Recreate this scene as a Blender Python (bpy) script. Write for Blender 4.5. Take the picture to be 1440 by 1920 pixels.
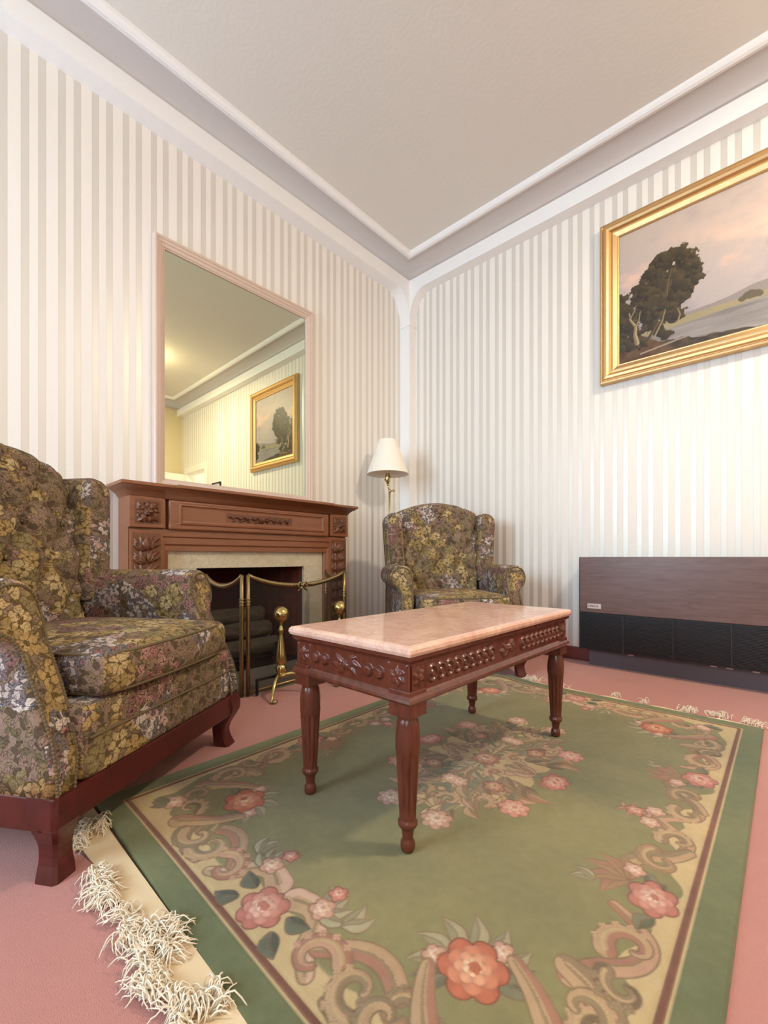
import bpy, bmesh, math, random
import numpy as np
from math import sin, cos, pi, radians, sqrt, atan2
from mathutils import Vector, Matrix

S = bpy.context.scene
for o in list(bpy.data.objects):
    bpy.data.objects.remove(o)
COL = S.collection
random.seed(7)
RNG = np.random.RandomState(11)

# ------------------------------------------------------------------ camera
F_PX, HORIZON, YAW, EYE = 817.42, 1045.0, 42.727, (2.582, -3.1006, 0.70)
cam_d = bpy.data.cameras.new('camera')
cam_d.sensor_fit = 'VERTICAL'
cam_d.sensor_height = 24.0
cam_d.sensor_width = 18.0
cam_d.lens = 24.0 * F_PX / 1920.0
cam_d.shift_y = (HORIZON - 960.0) / 1920.0
cam_d.clip_start = 0.02
cam = bpy.data.objects.new('camera', cam_d)
COL.objects.link(cam)
cam.location = EYE
cam.rotation_euler = (radians(90), 0, radians(YAW))
S.camera = cam

# ------------------------------------------------------------------ light and exposure
w = bpy.data.worlds.new('world')
S.world = w
w.use_nodes = True
w.node_tree.nodes['Background'].inputs[0].default_value = (0.72, 0.84, 1.0, 1)
w.node_tree.nodes['Background'].inputs[1].default_value = 1.2
S.view_settings.view_transform = 'Standard'
S.view_settings.look = 'None'
S.view_settings.gamma = 1.0
S.view_settings.exposure = -0.04
S.view_settings.use_curve_mapping = False
S.cycles.use_denoising = True
S.cycles.max_bounces = 12
S.cycles.diffuse_bounces = 8
S.cycles.glossy_bounces = 6
S.cycles.transparent_max_bounces = 16
S.cycles.caustics_reflective = False
S.cycles.sample_clamp_indirect = 6.0


def area_light(name, loc, rot, sx, sy, power, color):
    d = bpy.data.lights.new(name, 'AREA')
    d.shape = 'RECTANGLE'
    d.size, d.size_y = sx, sy
    d.energy, d.color = power, color
    o = bpy.data.objects.new(name, d)
    COL.objects.link(o)
    o.location, o.rotation_euler = loc, rot
    return o


def point_light(name, loc, power, color, r=0.06):
    d = bpy.data.lights.new(name, 'POINT')
    d.energy, d.color, d.shadow_soft_size = power, color, r
    o = bpy.data.objects.new(name, d)
    COL.objects.link(o)
    o.location = loc
    return o


ROOM_X, ROOM_Y, CEIL = 4.95, -5.2, 3.27
WIN_X0, WIN_X1, WIN_Z0, WIN_Z1 = 0.25, 1.65, 0.75, 2.55
FILL_WIN_X0, FILL_WIN_X1 = 2.95, 4.35  # second window, added to brighten the back wall and far floor
area_light('daylight', ((WIN_X0 + WIN_X1) / 2, ROOM_Y - 0.25, (WIN_Z0 + WIN_Z1) / 2), (radians(90), 0, 0),
           WIN_X1 - WIN_X0, WIN_Z1 - WIN_Z0, 150, (0.62, 0.83, 1.0))
area_light('added_daylight_right', ((FILL_WIN_X0 + FILL_WIN_X1) / 2, ROOM_Y - 0.25, (WIN_Z0 + WIN_Z1) / 2), (radians(90), 0, 0),
           FILL_WIN_X1 - FILL_WIN_X0, WIN_Z1 - WIN_Z0, 62, (0.66, 0.85, 1.0))  # added fill through the second window, cools the back wall
point_light('ceiling_bulb', (3.36, -1.12, 3.10), 17, (1.0, 0.82, 0.52), 0.06)
lamp_down = area_light('ceiling_lamp_beam', (3.36, -1.12, 3.165), (0, 0, 0), 0.30, 0.30, 62, (1.0, 0.88, 0.70))
lamp_down.data.shape = 'DISK'
point_light('hall_bulb', (4.45, 0.9, 1.9), 30, (1.0, 0.98, 0.95), 0.15)


# ------------------------------------------------------------------ helpers
def s2l(c):
    c = np.asarray(c, dtype=float) / 255.0
    return np.where(c <= 0.04045, c / 12.92, ((c + 0.055) / 1.055) ** 2.4)


def rgb(r, g, b):
    l = s2l((r, g, b))
    return (float(l[0]), float(l[1]), float(l[2]), 1.0)


class NT:
    """small node-tree writer"""
    def __init__(s, name):
        s.m = bpy.data.materials.new(name)
        s.m.use_nodes = True
        s.t = s.m.node_tree
        s.b = s.t.nodes['Principled BSDF']

    def n(s, kind, **kw):
        nd = s.t.nodes.new(kind)
        for k, v in kw.items():
            setattr(nd, k, v)
        return nd

    def l(s, a, b):
        s.t.links.new(a, b)

    def set(s, nd, **kw):
        for k, v in kw.items():
            k = k.replace('_', ' ')
            if hasattr(v, 'is_output'):
                s.l(v, nd.inputs[k])
            else:
                nd.inputs[k].default_value = v

    def math(s, op, a, b=0.0, c=None):
        nd = s.n('ShaderNodeMath', operation=op)
        for i, v in enumerate((a, b) if c is None else (a, b, c)):
            if hasattr(v, 'is_output'):
                s.l(v, nd.inputs[i])
            else:
                nd.inputs[i].default_value = v
        return nd.outputs[0]

    def mix(s, fac, a, b, blend='MIX'):
        nd = s.n('ShaderNodeMix', data_type='RGBA', blend_type=blend)
        for i, v in ((0, fac), (6, a), (7, b)):
            if hasattr(v, 'is_output'):
                s.l(v, nd.inputs[i])
            else:
                nd.inputs[i].default_value = v
        return nd.outputs[2]

    def coord(s, which='Object', scale=None):
        c = s.n('ShaderNodeTexCoord').outputs[which]
        if scale is None:
            return c
        mp = s.n('ShaderNodeMapping')
        mp.inputs['Scale'].default_value = scale
        s.l(c, mp.inputs['Vector'])
        return mp.outputs[0]

    def noise(s, vec, scale, detail=3.0, rough=0.5, dist=0.0):
        nd = s.n('ShaderNodeTexNoise')
        s.l(vec, nd.inputs['Vector'])
        s.set(nd, Scale=scale, Detail=detail, Roughness=rough, Distortion=dist)
        return nd.outputs['Fac'], nd.outputs['Color']

    def ramp(s, fac, stops, interp='LINEAR'):
        nd = s.n('ShaderNodeValToRGB')
        cr = nd.color_ramp
        cr.interpolation = interp
        while len(cr.elements) < len(stops):
            cr.elements.new(0.5)
        for e, (p, c) in zip(cr.elements, stops):
            e.position, e.color = p, c
        s.l(fac, nd.inputs[0])
        return nd.outputs[0]

    def bump(s, height, strength, dist=0.01):
        nd = s.n('ShaderNodeBump')
        nd.inputs['Strength'].default_value = strength
        nd.inputs['Distance'].default_value = dist
        s.l(height, nd.inputs['Height'])
        s.l(nd.outputs[0], s.b.inputs['Normal'])

    def base(s, c, rough=0.5, metal=0.0, spec=0.5):
        if hasattr(c, 'is_output'):
            s.l(c, s.b.inputs['Base Color'])
        else:
            s.b.inputs['Base Color'].default_value = c
        if hasattr(rough, 'is_output'):
            s.l(rough, s.b.inputs['Roughness'])
        else:
            s.b.inputs['Roughness'].default_value = rough
        s.b.inputs['Metallic'].default_value = metal
        s.b.inputs['Specular IOR Level'].default_value = spec
        return s.m


def link_obj(name, me, mat=None, parent=None, loc=None):
    o = bpy.data.objects.new(name, me)
    COL.objects.link(o)
    if mat is not None:
        for m in (mat if isinstance(mat, (list, tuple)) else [mat]):
            me.materials.append(m)
    if parent is not None:
        o.parent = parent
    if loc is not None:
        o.location = loc
    return o


class MB:
    """collects shapes into one mesh"""
    def __init__(s):
        s.v, s.f, s.sm, s.mi = [], [], [], []

    def add(s, verts, faces, smooth=True, mi=0):
        k = len(s.v)
        s.v += [tuple(p) for p in verts]
        for f in faces:
            s.f.append(tuple(i + k for i in f))
            s.sm.append(smooth)
            s.mi.append(mi)
        return s

    def add_bm(s, bm, smooth=False, mi=0):
        bm.verts.ensure_lookup_table()
        s.add([v.co[:] for v in bm.verts], [[v.index for v in f.verts] for f in bm.faces], smooth, mi)
        bm.free()
        return s

    def box(s, x0, x1, y0, y1, z0, z1, bev=0.0, seg=2, mi=0):
        bm = bmesh.new()
        bmesh.ops.create_cube(bm, size=1.0)
        for v in bm.verts:
            v.co = Vector(((x0 + x1) / 2 + v.co.x * (x1 - x0), (y0 + y1) / 2 + v.co.y * (y1 - y0), (z0 + z1) / 2 + v.co.z * (z1 - z0)))
        if bev > 0:
            bmesh.ops.bevel(bm, geom=list(bm.edges), offset=bev, segments=seg, profile=0.5, affect='EDGES')
            bm.verts.index_update()
        return s.add_bm(bm, False, mi)

    def grid(s, P, cu=False, cv=False, smooth=True, mi=0, flip=False):
        """P[i][j] points"""
        nu, nv = len(P), len(P[0])
        verts = [tuple(p) for row in P for p in row]
        faces = []
        for i in range(nu if cu else nu - 1):
            for j in range(nv if cv else nv - 1):
                a, b = i * nv + j, ((i + 1) % nu) * nv + j
                c, d = ((i + 1) % nu) * nv + (j + 1) % nv, i * nv + (j + 1) % nv
                faces.append((a, d, c, b) if flip else (a, b, c, d))
        return s.add(verts, faces, smooth, mi)

    def lathe(s, prof, cx=0, cy=0, cz=0, n=24, flute=None, mi=0):
        """prof = [(r, z)...] bottom to top"""
        P = []
        for (r, z) in prof:
            row = []
            for k in range(n):
                a = 2 * pi * k / n
                rr = r
                if flute is not None:
                    rr = r * (1 - flute(z, a))
                row.append((cx + rr * cos(a), cy + rr * sin(a), cz + z))
            P.append(row)
        s.grid(P, cv=True, flip=True, mi=mi)
        for row, rev in ((P[0], True), (P[-1], False)):
            s.add(row, [tuple(range(n))[::-1] if rev else tuple(range(n))], False, mi)
        return s

    def tube(s, pts, r, n=8, cap=True, mi=0, closed=False):
        pts = [Vector(p) for p in pts]
        m = len(pts)
        rf = r if callable(r) else (lambda t: r)
        P = []
        up = None
        for i, p in enumerate(pts):
            if closed:
                t = pts[(i + 1) % m] - pts[i - 1]
            else:
                t = pts[min(i + 1, m - 1)] - pts[max(i - 1, 0)]
            if t.length < 1e-9:
                t = Vector((0, 0, 1))
            t.normalize()
            if up is None:
                up = Vector((0, 0, 1)) if abs(t.z) < 0.9 else Vector((1, 0, 0))
            a = up - t * up.dot(t)
            if a.length < 1e-6:
                a = t.orthogonal()
            a.normalize()
            up = a
            b = t.cross(a)
            rr = rf(i / max(m - 1, 1))
            P.append([tuple(p + a * (rr * cos(2 * pi * k / n)) + b * (rr * sin(2 * pi * k / n))) for k in range(n)])
        s.grid(P, cu=closed, cv=True, mi=mi)
        if cap and not closed:
            s.add(P[0], [tuple(range(n))[::-1]], True, mi)
            s.add(P[-1], [tuple(range(n))], True, mi)
        return s

    def sphere(s, c, r, nu=20, nv=12, sc=(1, 1, 1), mi=0):
        P = []
        for j in range(nv + 1):
            th = pi * j / nv
            P.append([(c[0] + r * sc[0] * sin(th) * cos(2 * pi * k / nu), c[1] + r * sc[1] * sin(th) * sin(2 * pi * k / nu),
                       c[2] + r * sc[2] * cos(th)) for k in range(nu)])
        return s.grid(P, cv=True, mi=mi)

    def rbox(s, c, h, r, n=8, fn=None, mi=0):
        """soft rounded box: six grids pulled onto a rounded box, optional deform"""
        c, h = Vector(c), Vector(h)
        r = min(r, min(h))
        inner = h - Vector((r, r, r))
        bm = bmesh.new()
        bmesh.ops.create_cube(bm, size=2.0)
        bmesh.ops.subdivide_edges(bm, edges=list(bm.edges), cuts=n, use_grid_fill=True)
        for v in bm.verts:
            # denser near the edges
            p = Vector([math.copysign(abs(q) ** 0.6, q) * hh for q, hh in zip(v.co, h)])
            q = Vector([max(-i, min(i, a)) for a, i in zip(p, inner)])
            d = p - q
            if d.length > 1e-9:
                p = q + d.normalized() * r
            p = p + c
            if fn:
                p = Vector(fn(p))
            v.co = p
        bm.verts.index_update()
        return s.add_bm(bm, True, mi)

    def prism(s, poly, fn0, fn1, smooth=False, mi=0):
        """extrude a closed 2-D outline between two mappings"""
        n = len(poly)
        A, B = [fn0(*p) for p in poly], [fn1(*p) for p in poly]
        s.add(A + B, [(i, (i + 1) % n, n + (i + 1) % n, n + i) for i in range(n)], smooth, mi)
        s.add(A, [tuple(range(n))[::-1]], False, mi)
        s.add(B, [tuple(range(n))], False, mi)
        return s

    def mesh(s, name):
        me = bpy.data.meshes.new(name)
        me.from_pydata(s.v, [], s.f)
        me.polygons.foreach_set('use_smooth', s.sm)
        me.polygons.foreach_set('material_index', s.mi)
        bm = bmesh.new()
        bm.from_mesh(me)
        bmesh.ops.remove_doubles(bm, verts=bm.verts, dist=1e-6)
        bmesh.ops.recalc_face_normals(bm, faces=bm.faces)
        uvl = bm.loops.layers.uv.new('flat')
        for f in bm.faces:
            n = f.normal
            ax = max(range(3), key=lambda i: abs(n[i]))
            for lp in f.loops:
                c = lp.vert.co
                lp[uvl].uv = ((c.y + 3.1, c.z), (c.x, c.z), (c.x + 1.7, c.y + 0.4))[ax]
        bm.to_mesh(me)
        bm.free()
        return me

    def build(s, name, mat, parent=None, loc=None):
        return link_obj(name, s.mesh(name), mat, parent, loc)


def thing(name, label, cat, loc=(0, 0, 0), rz=0.0, group=None):
    o = bpy.data.objects.new(name, None)
    o.empty_display_size = 0.1
    COL.objects.link(o)
    o.location, o.rotation_euler = loc, (0, 0, rz)
    return tag(o, label, cat, group)


def tag(o, label, cat, group=None):
    o['label'], o['category'] = label, cat
    if group:
        o['group'] = group
    return o


def struct(name, mb, mat, parent=None):
    o = mb.build(name, mat, parent)
    if parent is None:
        o['kind'] = 'structure'
    return o


def smooth01(a, b, x):
    t = np.clip((x - a) / (b - a), 0, 1)
    return t * t * (3 - 2 * t)


def vnoise(X, Y, scale, seed):
    """value noise on arrays"""
    r = np.random.RandomState(seed).rand(64, 64)
    x, y = X * scale + 100.3, Y * scale + 100.7
    xi, yi = np.floor(x).astype(int), np.floor(y).astype(int)
    fx, fy = x - xi, y - yi
    fx, fy = fx * fx * (3 - 2 * fx), fy * fy * (3 - 2 * fy)
    g = lambda a, b: r[a % 64, b % 64]
    return (g(xi, yi) * (1 - fx) + g(xi + 1, yi) * fx) * (1 - fy) + (g(xi, yi + 1) * (1 - fx) + g(xi + 1, yi + 1) * fx) * fy


def fbm(X, Y, scale, seed, oct=4):
    out, a, tot = 0, 1.0, 0
    for i in range(oct):
        out = out + a * vnoise(X, Y, scale * 2 ** i, seed + i)
        tot += a
        a *= 0.5
    return out / tot


class Cv:
    """a patterned surface on a grid: colour c (sRGB 0-255) and relief z"""
    def __init__(s, x0, x1, y0, y1, res, bg=(128, 128, 128)):
        s.nx, s.ny = int(round((x1 - x0) / res)) + 1, int(round((y1 - y0) / res)) + 1
        s.xs, s.ys = np.linspace(x0, x1, s.nx), np.linspace(y0, y1, s.ny)
        s.X, s.Y = np.meshgrid(s.xs, s.ys)
        s.c = np.zeros((s.ny, s.nx, 3)) + np.array(bg, float)
        s.z = np.zeros((s.ny, s.nx))
        s.res = res
        s.groove = 0.0

    def win(s, x, y, r):
        i0, i1 = np.searchsorted(s.xs, x - r), np.searchsorted(s.xs, x + r)
        j0, j1 = np.searchsorted(s.ys, y - r), np.searchsorted(s.ys, y + r)
        if i1 <= i0 or j1 <= j0:
            return None
        return slice(j0, j1), slice(i0, i1)

    def comp(s, w, sdf, col, h=0.0, dome=0.006, alpha=1.0):
        a = np.clip(0.5 - sdf / s.res, 0, 1) * alpha
        col = np.asarray(col, float)
        s.c[w] = s.c[w] * (1 - a[..., None]) + col * a[..., None]
        if h or s.groove:
            hh = h * np.sqrt(np.clip(-sdf / dome, 0, 1))
            g = s.groove * np.clip(1 - np.abs(sdf) / (1.6 * s.res), 0, 1)
            s.z[w] = s.z[w] * (1 - a) + np.maximum(hh, hh + s.z[w] * 0.3) * a - g

    def leaf(s, x, y, ang, L, W, c1, c2, h=0.0, power=0.8):
        w = s.win(x, y, L * 1.15)
        if w is None:
            return
        dx, dy = s.X[w] - x, s.Y[w] - y
        p, q = dx * cos(ang) + dy * sin(ang), -dx * sin(ang) + dy * cos(ang)
        t = np.clip(p / L, 0, 1)
        hw = W * np.sin(pi * t ** power)
        q2 = q - 0.12 * L * np.sin(pi * t)
        sdf = np.where((p < 0) | (p > L), 1.0, np.abs(q2) - hw)
        col = np.where((q2 > 0)[..., None], np.array(c1, float), np.array(c2, float))
        s.comp(w, sdf, col, h, W * 0.8)

    def flower(s, x, y, r, n, cols, h=0.0, rot=0.0, sq=1.0):
        w = s.win(x, y, r * 1.3)
        if w is None:
            return
        dx, dy = s.X[w] - x, (s.Y[w] - y) / sq
        rho, th = np.hypot(dx, dy), np.arctan2(dy, dx)
        K = len(cols)
        for k, col in enumerate(cols):
            rk = r * (1 - k / (K + 0.25))
            ph = rot + k * pi / n
            R = rk * (0.76 + 0.24 * np.abs(np.cos(n * (th - ph) / 2)) ** 0.7)
            shade = 0.90 + 0.16 * np.abs(np.cos(n * (th - ph) / 2))
            s.comp(w, rho - R, np.clip(np.array(col, float) * shade[..., None], 0, 255), h * (1 + 0.4 * k), rk * 0.3)

    def stroke(s, pts, w0, w1, c1, c2, h=0.0, mid=None):
        pts = np.asarray(pts, float)
        mx = max(w0, w1, mid or 0)
        cx, cy = pts.mean(0)
        r = np.max(np.hypot(pts[:, 0] - cx, pts[:, 1] - cy)) + mx * 1.5
        w = s.win(cx, cy, r)
        if w is None:
            return
        X, Y = s.X[w], s.Y[w]
        best = np.full(X.shape, 9.0)
        side = np.zeros(X.shape)
        n = len(pts) - 1
        for i in range(n):
            ax, ay = pts[i]
            bx, by = pts[i + 1]
            ex, ey = bx - ax, by - ay
            L2 = ex * ex + ey * ey + 1e-12
            t = np.clip(((X - ax) * ex + (Y - ay) * ey) / L2, 0, 1)
            d = np.hypot(X - ax - t * ex, Y - ay - t * ey)
            u = (i + t) / n
            wid = w0 + (w1 - w0) * u
            if mid is not None:
                wid = wid + (mid - (w0 + w1) / 2) * np.sin(pi * u)
            sd = d - wid
            cr = (X - ax) * ey - (Y - ay) * ex
            m = sd < best
            side[m] = (np.sign(cr) * d / np.maximum(wid, 1e-5))[m]
            best[m] = sd[m]
        col = np.where((side > 0.1)[..., None], np.array(c1, float), np.array(c2, float))
        s.comp(w, best, col, h, mx)

    def spiral(s, cx, cy, r0, r1, a0, a1, w0, w1, c1, c2, h=0.0, mid=None, n=36):
        t = np.linspace(0, 1, n)
        a, r = a0 + (a1 - a0) * t, r0 + (r1 - r0) * t
        s.stroke(np.stack([cx + r * np.cos(a), cy + r * np.sin(a)], 1), w0, w1, c1, c2, h, mid)

    def to_mesh(s, name, fn, skirt=0.0, color=True):
        """fn(X, Y, Z) -> (N,3) world points"""
        P = fn(s.X.ravel(), s.Y.ravel(), s.z.ravel())
        nx, ny = s.nx, s.ny
        idx = np.arange(nx * ny).reshape(ny, nx)
        q = np.stack([idx[:-1, :-1], idx[:-1, 1:], idx[1:, 1:], idx[1:, :-1]], -1).reshape(-1, 4)
        me = bpy.data.meshes.new(name)
        me.vertices.add(len(P))
        me.vertices.foreach_set('co', np.asarray(P, np.float32).ravel())
        me.loops.add(q.size)
        me.loops.foreach_set('vertex_index', q.ravel().astype(np.int32))
        me.polygons.add(len(q))
        me.polygons.foreach_set('loop_start', np.arange(0, q.size, 4, dtype=np.int32))
        me.polygons.foreach_set('use_smooth', np.ones(len(q), bool))
        me.update(calc_edges=True)
        if color:
            at = me.color_attributes.new('pattern', 'FLOAT_COLOR', 'POINT')
            lin = np.ones((nx * ny, 4), np.float32)
            lin[:, :3] = s2l(np.clip(s.c.reshape(-1, 3), 0, 255))
            at.data.foreach_set('color', lin.ravel())
        return me


# ------------------------------------------------------------------ materials
def mat_wallpaper(name, axis, start, period):
    m = NT(name)
    g = m.n('ShaderNodeNewGeometry').outputs['Position']
    sx = m.n('ShaderNodeSeparateXYZ')
    m.l(g, sx.inputs[0])
    f = m.math('FRACT', m.math('DIVIDE', m.math('SUBTRACT', sx.outputs[axis], start), period))

    def near(c, hw):
        return m.math('LESS_THAN', m.math('ABSOLUTE', m.math('SUBTRACT', f, c)), hw)
    band = m.math('MAXIMUM', near(0.11, 0.10), near(0.56, 0.10))
    edge = near(0.01, 0.013)
    for c in (0.21, 0.46, 0.66):
        edge = m.math('MAXIMUM', edge, near(c, 0.011))
    nz, _ = m.noise(g, 90.0, 2.0)
    cream = m.mix(nz, rgb(240, 234, 227), rgb(244, 239, 232))
    c = m.mix(band, cream, rgb(223, 217, 208))
    c = m.mix(m.math('MULTIPLY', edge, 0.4), c, rgb(196, 188, 176))
    rough = m.math('SUBTRACT', 0.62, m.math('MULTIPLY', band, 0.22))
    m.bump(m.math('ADD', m.math('MULTIPLY', band, 0.6), nz), 0.04, 0.002)
    m.base(c, rough, 0, 0.5)
    m.l(m.math('MULTIPLY', band, 0.22), m.b.inputs['Metallic'])
    return m.m


def mat_paint(name, c, rough=0.5, bumpy=0.0, scale=60):
    m = NT(name)
    v = m.coord('Object')
    nz, _ = m.noise(v, scale, 4.0)
    col = m.mix(nz, tuple(x * 0.96 for x in c[:3]) + (1,), c)
    if bumpy:
        m.bump(nz, bumpy, 0.01)
    return m.base(col, rough)


def mat_wood(name, c1, c2, scale=(1, 1, 1), rough=0.3, grain=14.0, spec=0.5):
    m = NT(name)
    v = m.coord('Object', scale)
    nz, _ = m.noise(v, grain, 5.0, 0.6, 1.2)
    f, _ = m.noise(v, grain * 9, 2.0)
    c = m.ramp(nz, [(0.32, c1), (0.68, c2)])
    c = m.mix(m.math('MULTIPLY', f, 0.25), c, tuple(x * 0.55 for x in c1[:3]) + (1,))
    m.bump(f, 0.05, 0.002)
    return m.base(c, rough, 0, spec)


def mat_carpet():
    m = NT('salmon_carpet')
    v = m.coord('Object')
    a, _ = m.noise(v, 1.6, 3.0, 0.55)
    b, _ = m.noise(v, 420.0, 2.0)
    d, _ = m.noise(v, 9.0, 3.0, 0.6)
    c = m.ramp(a, [(0.3, rgb(182, 124, 116)), (0.7, rgb(190, 133, 122))])
    c = m.mix(m.ramp(d, [(0.35, (0, 0, 0, 1)), (0.75, (0.3, 0.3, 0.3, 1))]), c, rgb(174, 116, 108))
    c = m.mix(m.math('MULTIPLY', b, 0.35), c, rgb(170, 112, 103))
    m.bump(b, 0.5, 0.004)
    m.base(c, 0.95, 0, 0.1)
    m.b.inputs['Sheen Weight'].default_value = 0.25
    m.b.inputs['Sheen Roughness'].default_value = 0.5
    return m.m


def mat_pattern(name, rough=0.9, fine=0.3, scale=500.0, spec=0.2, sheen=0.0):
    m = NT(name)
    at = m.n('ShaderNodeVertexColor', layer_name='pattern')
    v = m.coord('Object')
    b, _ = m.noise(v, scale, 2.0)
    c = m.mix(m.math('MULTIPLY', b, fine), at.outputs[0], m.mix(1.0, at.outputs[0], (0.55, 0.52, 0.48, 1), 'MULTIPLY'))
    m.bump(b, 0.35, 0.003)
    m.base(c, rough, 0, spec)
    m.b.inputs['Sheen Weight'].default_value = sheen
    return m.m


def mat_tapestry():
    """flowered tapestry: clumps of leaves and blossoms in several yarns on a brown ground"""
    m = NT('flowered_tapestry')
    uv0 = m.n('ShaderNodeUVMap', uv_map='flat').outputs[0]
    v3 = m.coord('Object')
    _, wc = m.noise(uv0, 38.0, 2.0, 0.5)
    wp = m.n('ShaderNodeVectorMath', operation='MULTIPLY_ADD')
    m.l(wc, wp.inputs[0])
    wp.inputs[1].default_value = (0.034, 0.034, 0.0)
    m.l(uv0, wp.inputs[2])
    uv = wp.outputs[0]
    _, wc = m.noise(uv0, 10.0, 3.0, 0.6)
    wp = m.n('ShaderNodeVectorMath', operation='MULTIPLY_ADD')
    m.l(wc, wp.inputs[0])
    wp.inputs[1].default_value = (0.12, 0.12, 0.0)
    m.l(uv0, wp.inputs[2])
    clv = m.n('ShaderNodeTexVoronoi', voronoi_dimensions='2D')
    m.l(wp.outputs[0], clv.inputs['Vector'])
    clv.inputs['Scale'].default_value = 7.5
    cs = m.n('ShaderNodeSeparateColor')
    m.l(clv.outputs['Color'], cs.inputs[0])
    which, which2 = cs.outputs[0], cs.outputs[1]

    def blossom(scale, petals, size, off):
        """scattered lobed shapes: returns mask, petal shading (0 dark seam .. 1), random value"""
        sh = m.n('ShaderNodeVectorMath', operation='ADD')
        m.l(uv, sh.inputs[0])
        sh.inputs[1].default_value = (off, off * 1.7, 0)
        vo = m.n('ShaderNodeTexVoronoi', voronoi_dimensions='2D')
        m.l(sh.outputs[0], vo.inputs['Vector'])
        vo.inputs['Scale'].default_value = scale
        d = m.n('ShaderNodeVectorMath', operation='SUBTRACT')
        m.l(sh.outputs[0], d.inputs[0])
        m.l(vo.outputs['Position'], d.inputs[1])
        xy = m.n('ShaderNodeSeparateXYZ')
        m.l(d.outputs[0], xy.inputs[0])
        sc = m.n('ShaderNodeSeparateColor')
        m.l(vo.outputs['Color'], sc.inputs[0])
        th = m.math('ADD', m.math('ARCTAN2', xy.outputs[1], xy.outputs[0]), m.math('MULTIPLY', sc.outputs[0], 6.28))
        rho = m.math('MULTIPLY', vo.outputs['Distance'], 1.0)
        lob = m.math('ABSOLUTE', m.math('COSINE', m.math('MULTIPLY', th, petals / 2)))
        R = m.math('MULTIPLY', m.math('ADD', 0.58, m.math('MULTIPLY', lob, 0.42)), m.math('ADD', size, m.math('MULTIPLY', sc.outputs[1], 0.12)))
        q = m.math('DIVIDE', rho, R)
        mask = m.math('LESS_THAN', q, 1.0)
        rim = m.math('LESS_THAN', q, 0.86)
        seam = m.math('GREATER_THAN', lob, 0.22)
        heart = m.math('GREATER_THAN', q, 0.22)
        shade = m.math('MULTIPLY', m.math('MULTIPLY', seam, heart), rim)
        vein = m.math('ADD', 0.86, m.math('MULTIPLY', m.math('COSINE', m.math('MULTIPLY', th, petals * 4.0)), 0.14))
        glow = m.math('MULTIPLY', m.math('MULTIPLY', shade, vein), m.math('SUBTRACT', 1.25, m.math('MULTIPLY', q, 0.55)))
        return mask, glow, sc.outputs[2]

    def sel(a, b, src=None):
        src = which if src is None else src
        return m.math('MULTIPLY', m.math('GREATER_THAN', src, a), m.math('LESS_THAN', src, b))
    # ground: brown to olive, mottled with small sprigs
    g1, _ = m.noise(v3, 14.0, 4.0, 0.65)
    c = m.ramp(g1, [(0.3, rgb(106, 90, 74)), (0.5, rgb(138, 116, 96)), (0.68, rgb(154, 126, 114))])
    mk, gl, rv = blossom(46.0, 3, 0.52, 0.37)
    sprig = m.ramp(rv, [(0.0, rgb(84, 70, 50)), (0.3, rgb(150, 128, 92)), (0.55, rgb(112, 104, 70)), (0.75, rgb(158, 128, 112)), (0.9, rgb(172, 152, 106))], 'CONSTANT')
    c = m.mix(m.math('MULTIPLY', mk, 0.85), c, m.mix(gl, rgb(70, 56, 42), sprig))
    # mauve and rose heads
    mk, gl, rv = blossom(32.0, 5, 0.48, 1.93)
    col = m.ramp(rv, [(0.0, rgb(170, 118, 112)), (0.35, rgb(148, 108, 102)), (0.7, rgb(186, 146, 134))], 'CONSTANT')
    on = m.math('MULTIPLY', mk, sel(0.60, 0.82))
    c = m.mix(on, c, m.mix(gl, rgb(84, 58, 54), col))
    # gold leaves
    mk, gl, rv = blossom(19.0, 5, 0.60, 0.71)
    col = m.ramp(rv, [(0.0, rgb(186, 156, 104)), (0.3, rgb(168, 142, 94)), (0.6, rgb(202, 178, 132)), (0.85, rgb(144, 130, 92))], 'CONSTANT')
    on = m.math('MULTIPLY', mk, sel(-1.0, 0.39))
    c = m.mix(on, c, m.mix(gl, rgb(104, 84, 48), col))
    # pale blossoms
    mk, gl, rv = blossom(19.0, 6, 0.58, 2.57)
    col = m.ramp(rv, [(0.0, rgb(218, 204, 192)), (0.5, rgb(198, 182, 172)), (0.8, rgb(208, 172, 162))], 'CONSTANT')
    on = m.math('MULTIPLY', mk, sel(0.80, 2.0))
    c = m.mix(on, c, m.mix(gl, rgb(104, 92, 92), col))
    # slate-blue filling
    mk, gl, rv = blossom(52.0, 4, 0.46, 3.31)
    on = m.math('MULTIPLY', m.math('MULTIPLY', mk, sel(0.80, 2.0)), m.math('GREATER_THAN', rv, 0.45))
    c = m.mix(on, c, m.mix(gl, rgb(70, 64, 64), rgb(130, 120, 122)))
    # outlines and woven speckle
    fz, _ = m.noise(v3, 230.0, 2.0, 0.7)
    spk = m.ramp(fz, [(0.36, (0.9, 0.9, 0.9, 1)), (0.52, (0, 0, 0, 1))])
    c = m.mix(m.math('MULTIPLY', spk, 0.62), c, rgb(52, 42, 32))
    m.bump(m.math('ADD', fz, gl), 0.3, 0.003)
    m.base(c, 0.85, 0, 0.25)
    return m.m


def mat_metal(name, c, rough=0.25, dirt=0.25):
    m = NT(name)
    v = m.coord('Object')
    nz, _ = m.noise(v, 30.0, 4.0, 0.65)
    col = m.mix(m.math('MULTIPLY', nz, dirt), c, tuple(x * 0.35 for x in c[:3]) + (1,))
    r = m.math('ADD', rough, m.math('MULTIPLY', nz, 0.12))
    return m.base(col, r, 1.0)


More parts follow.
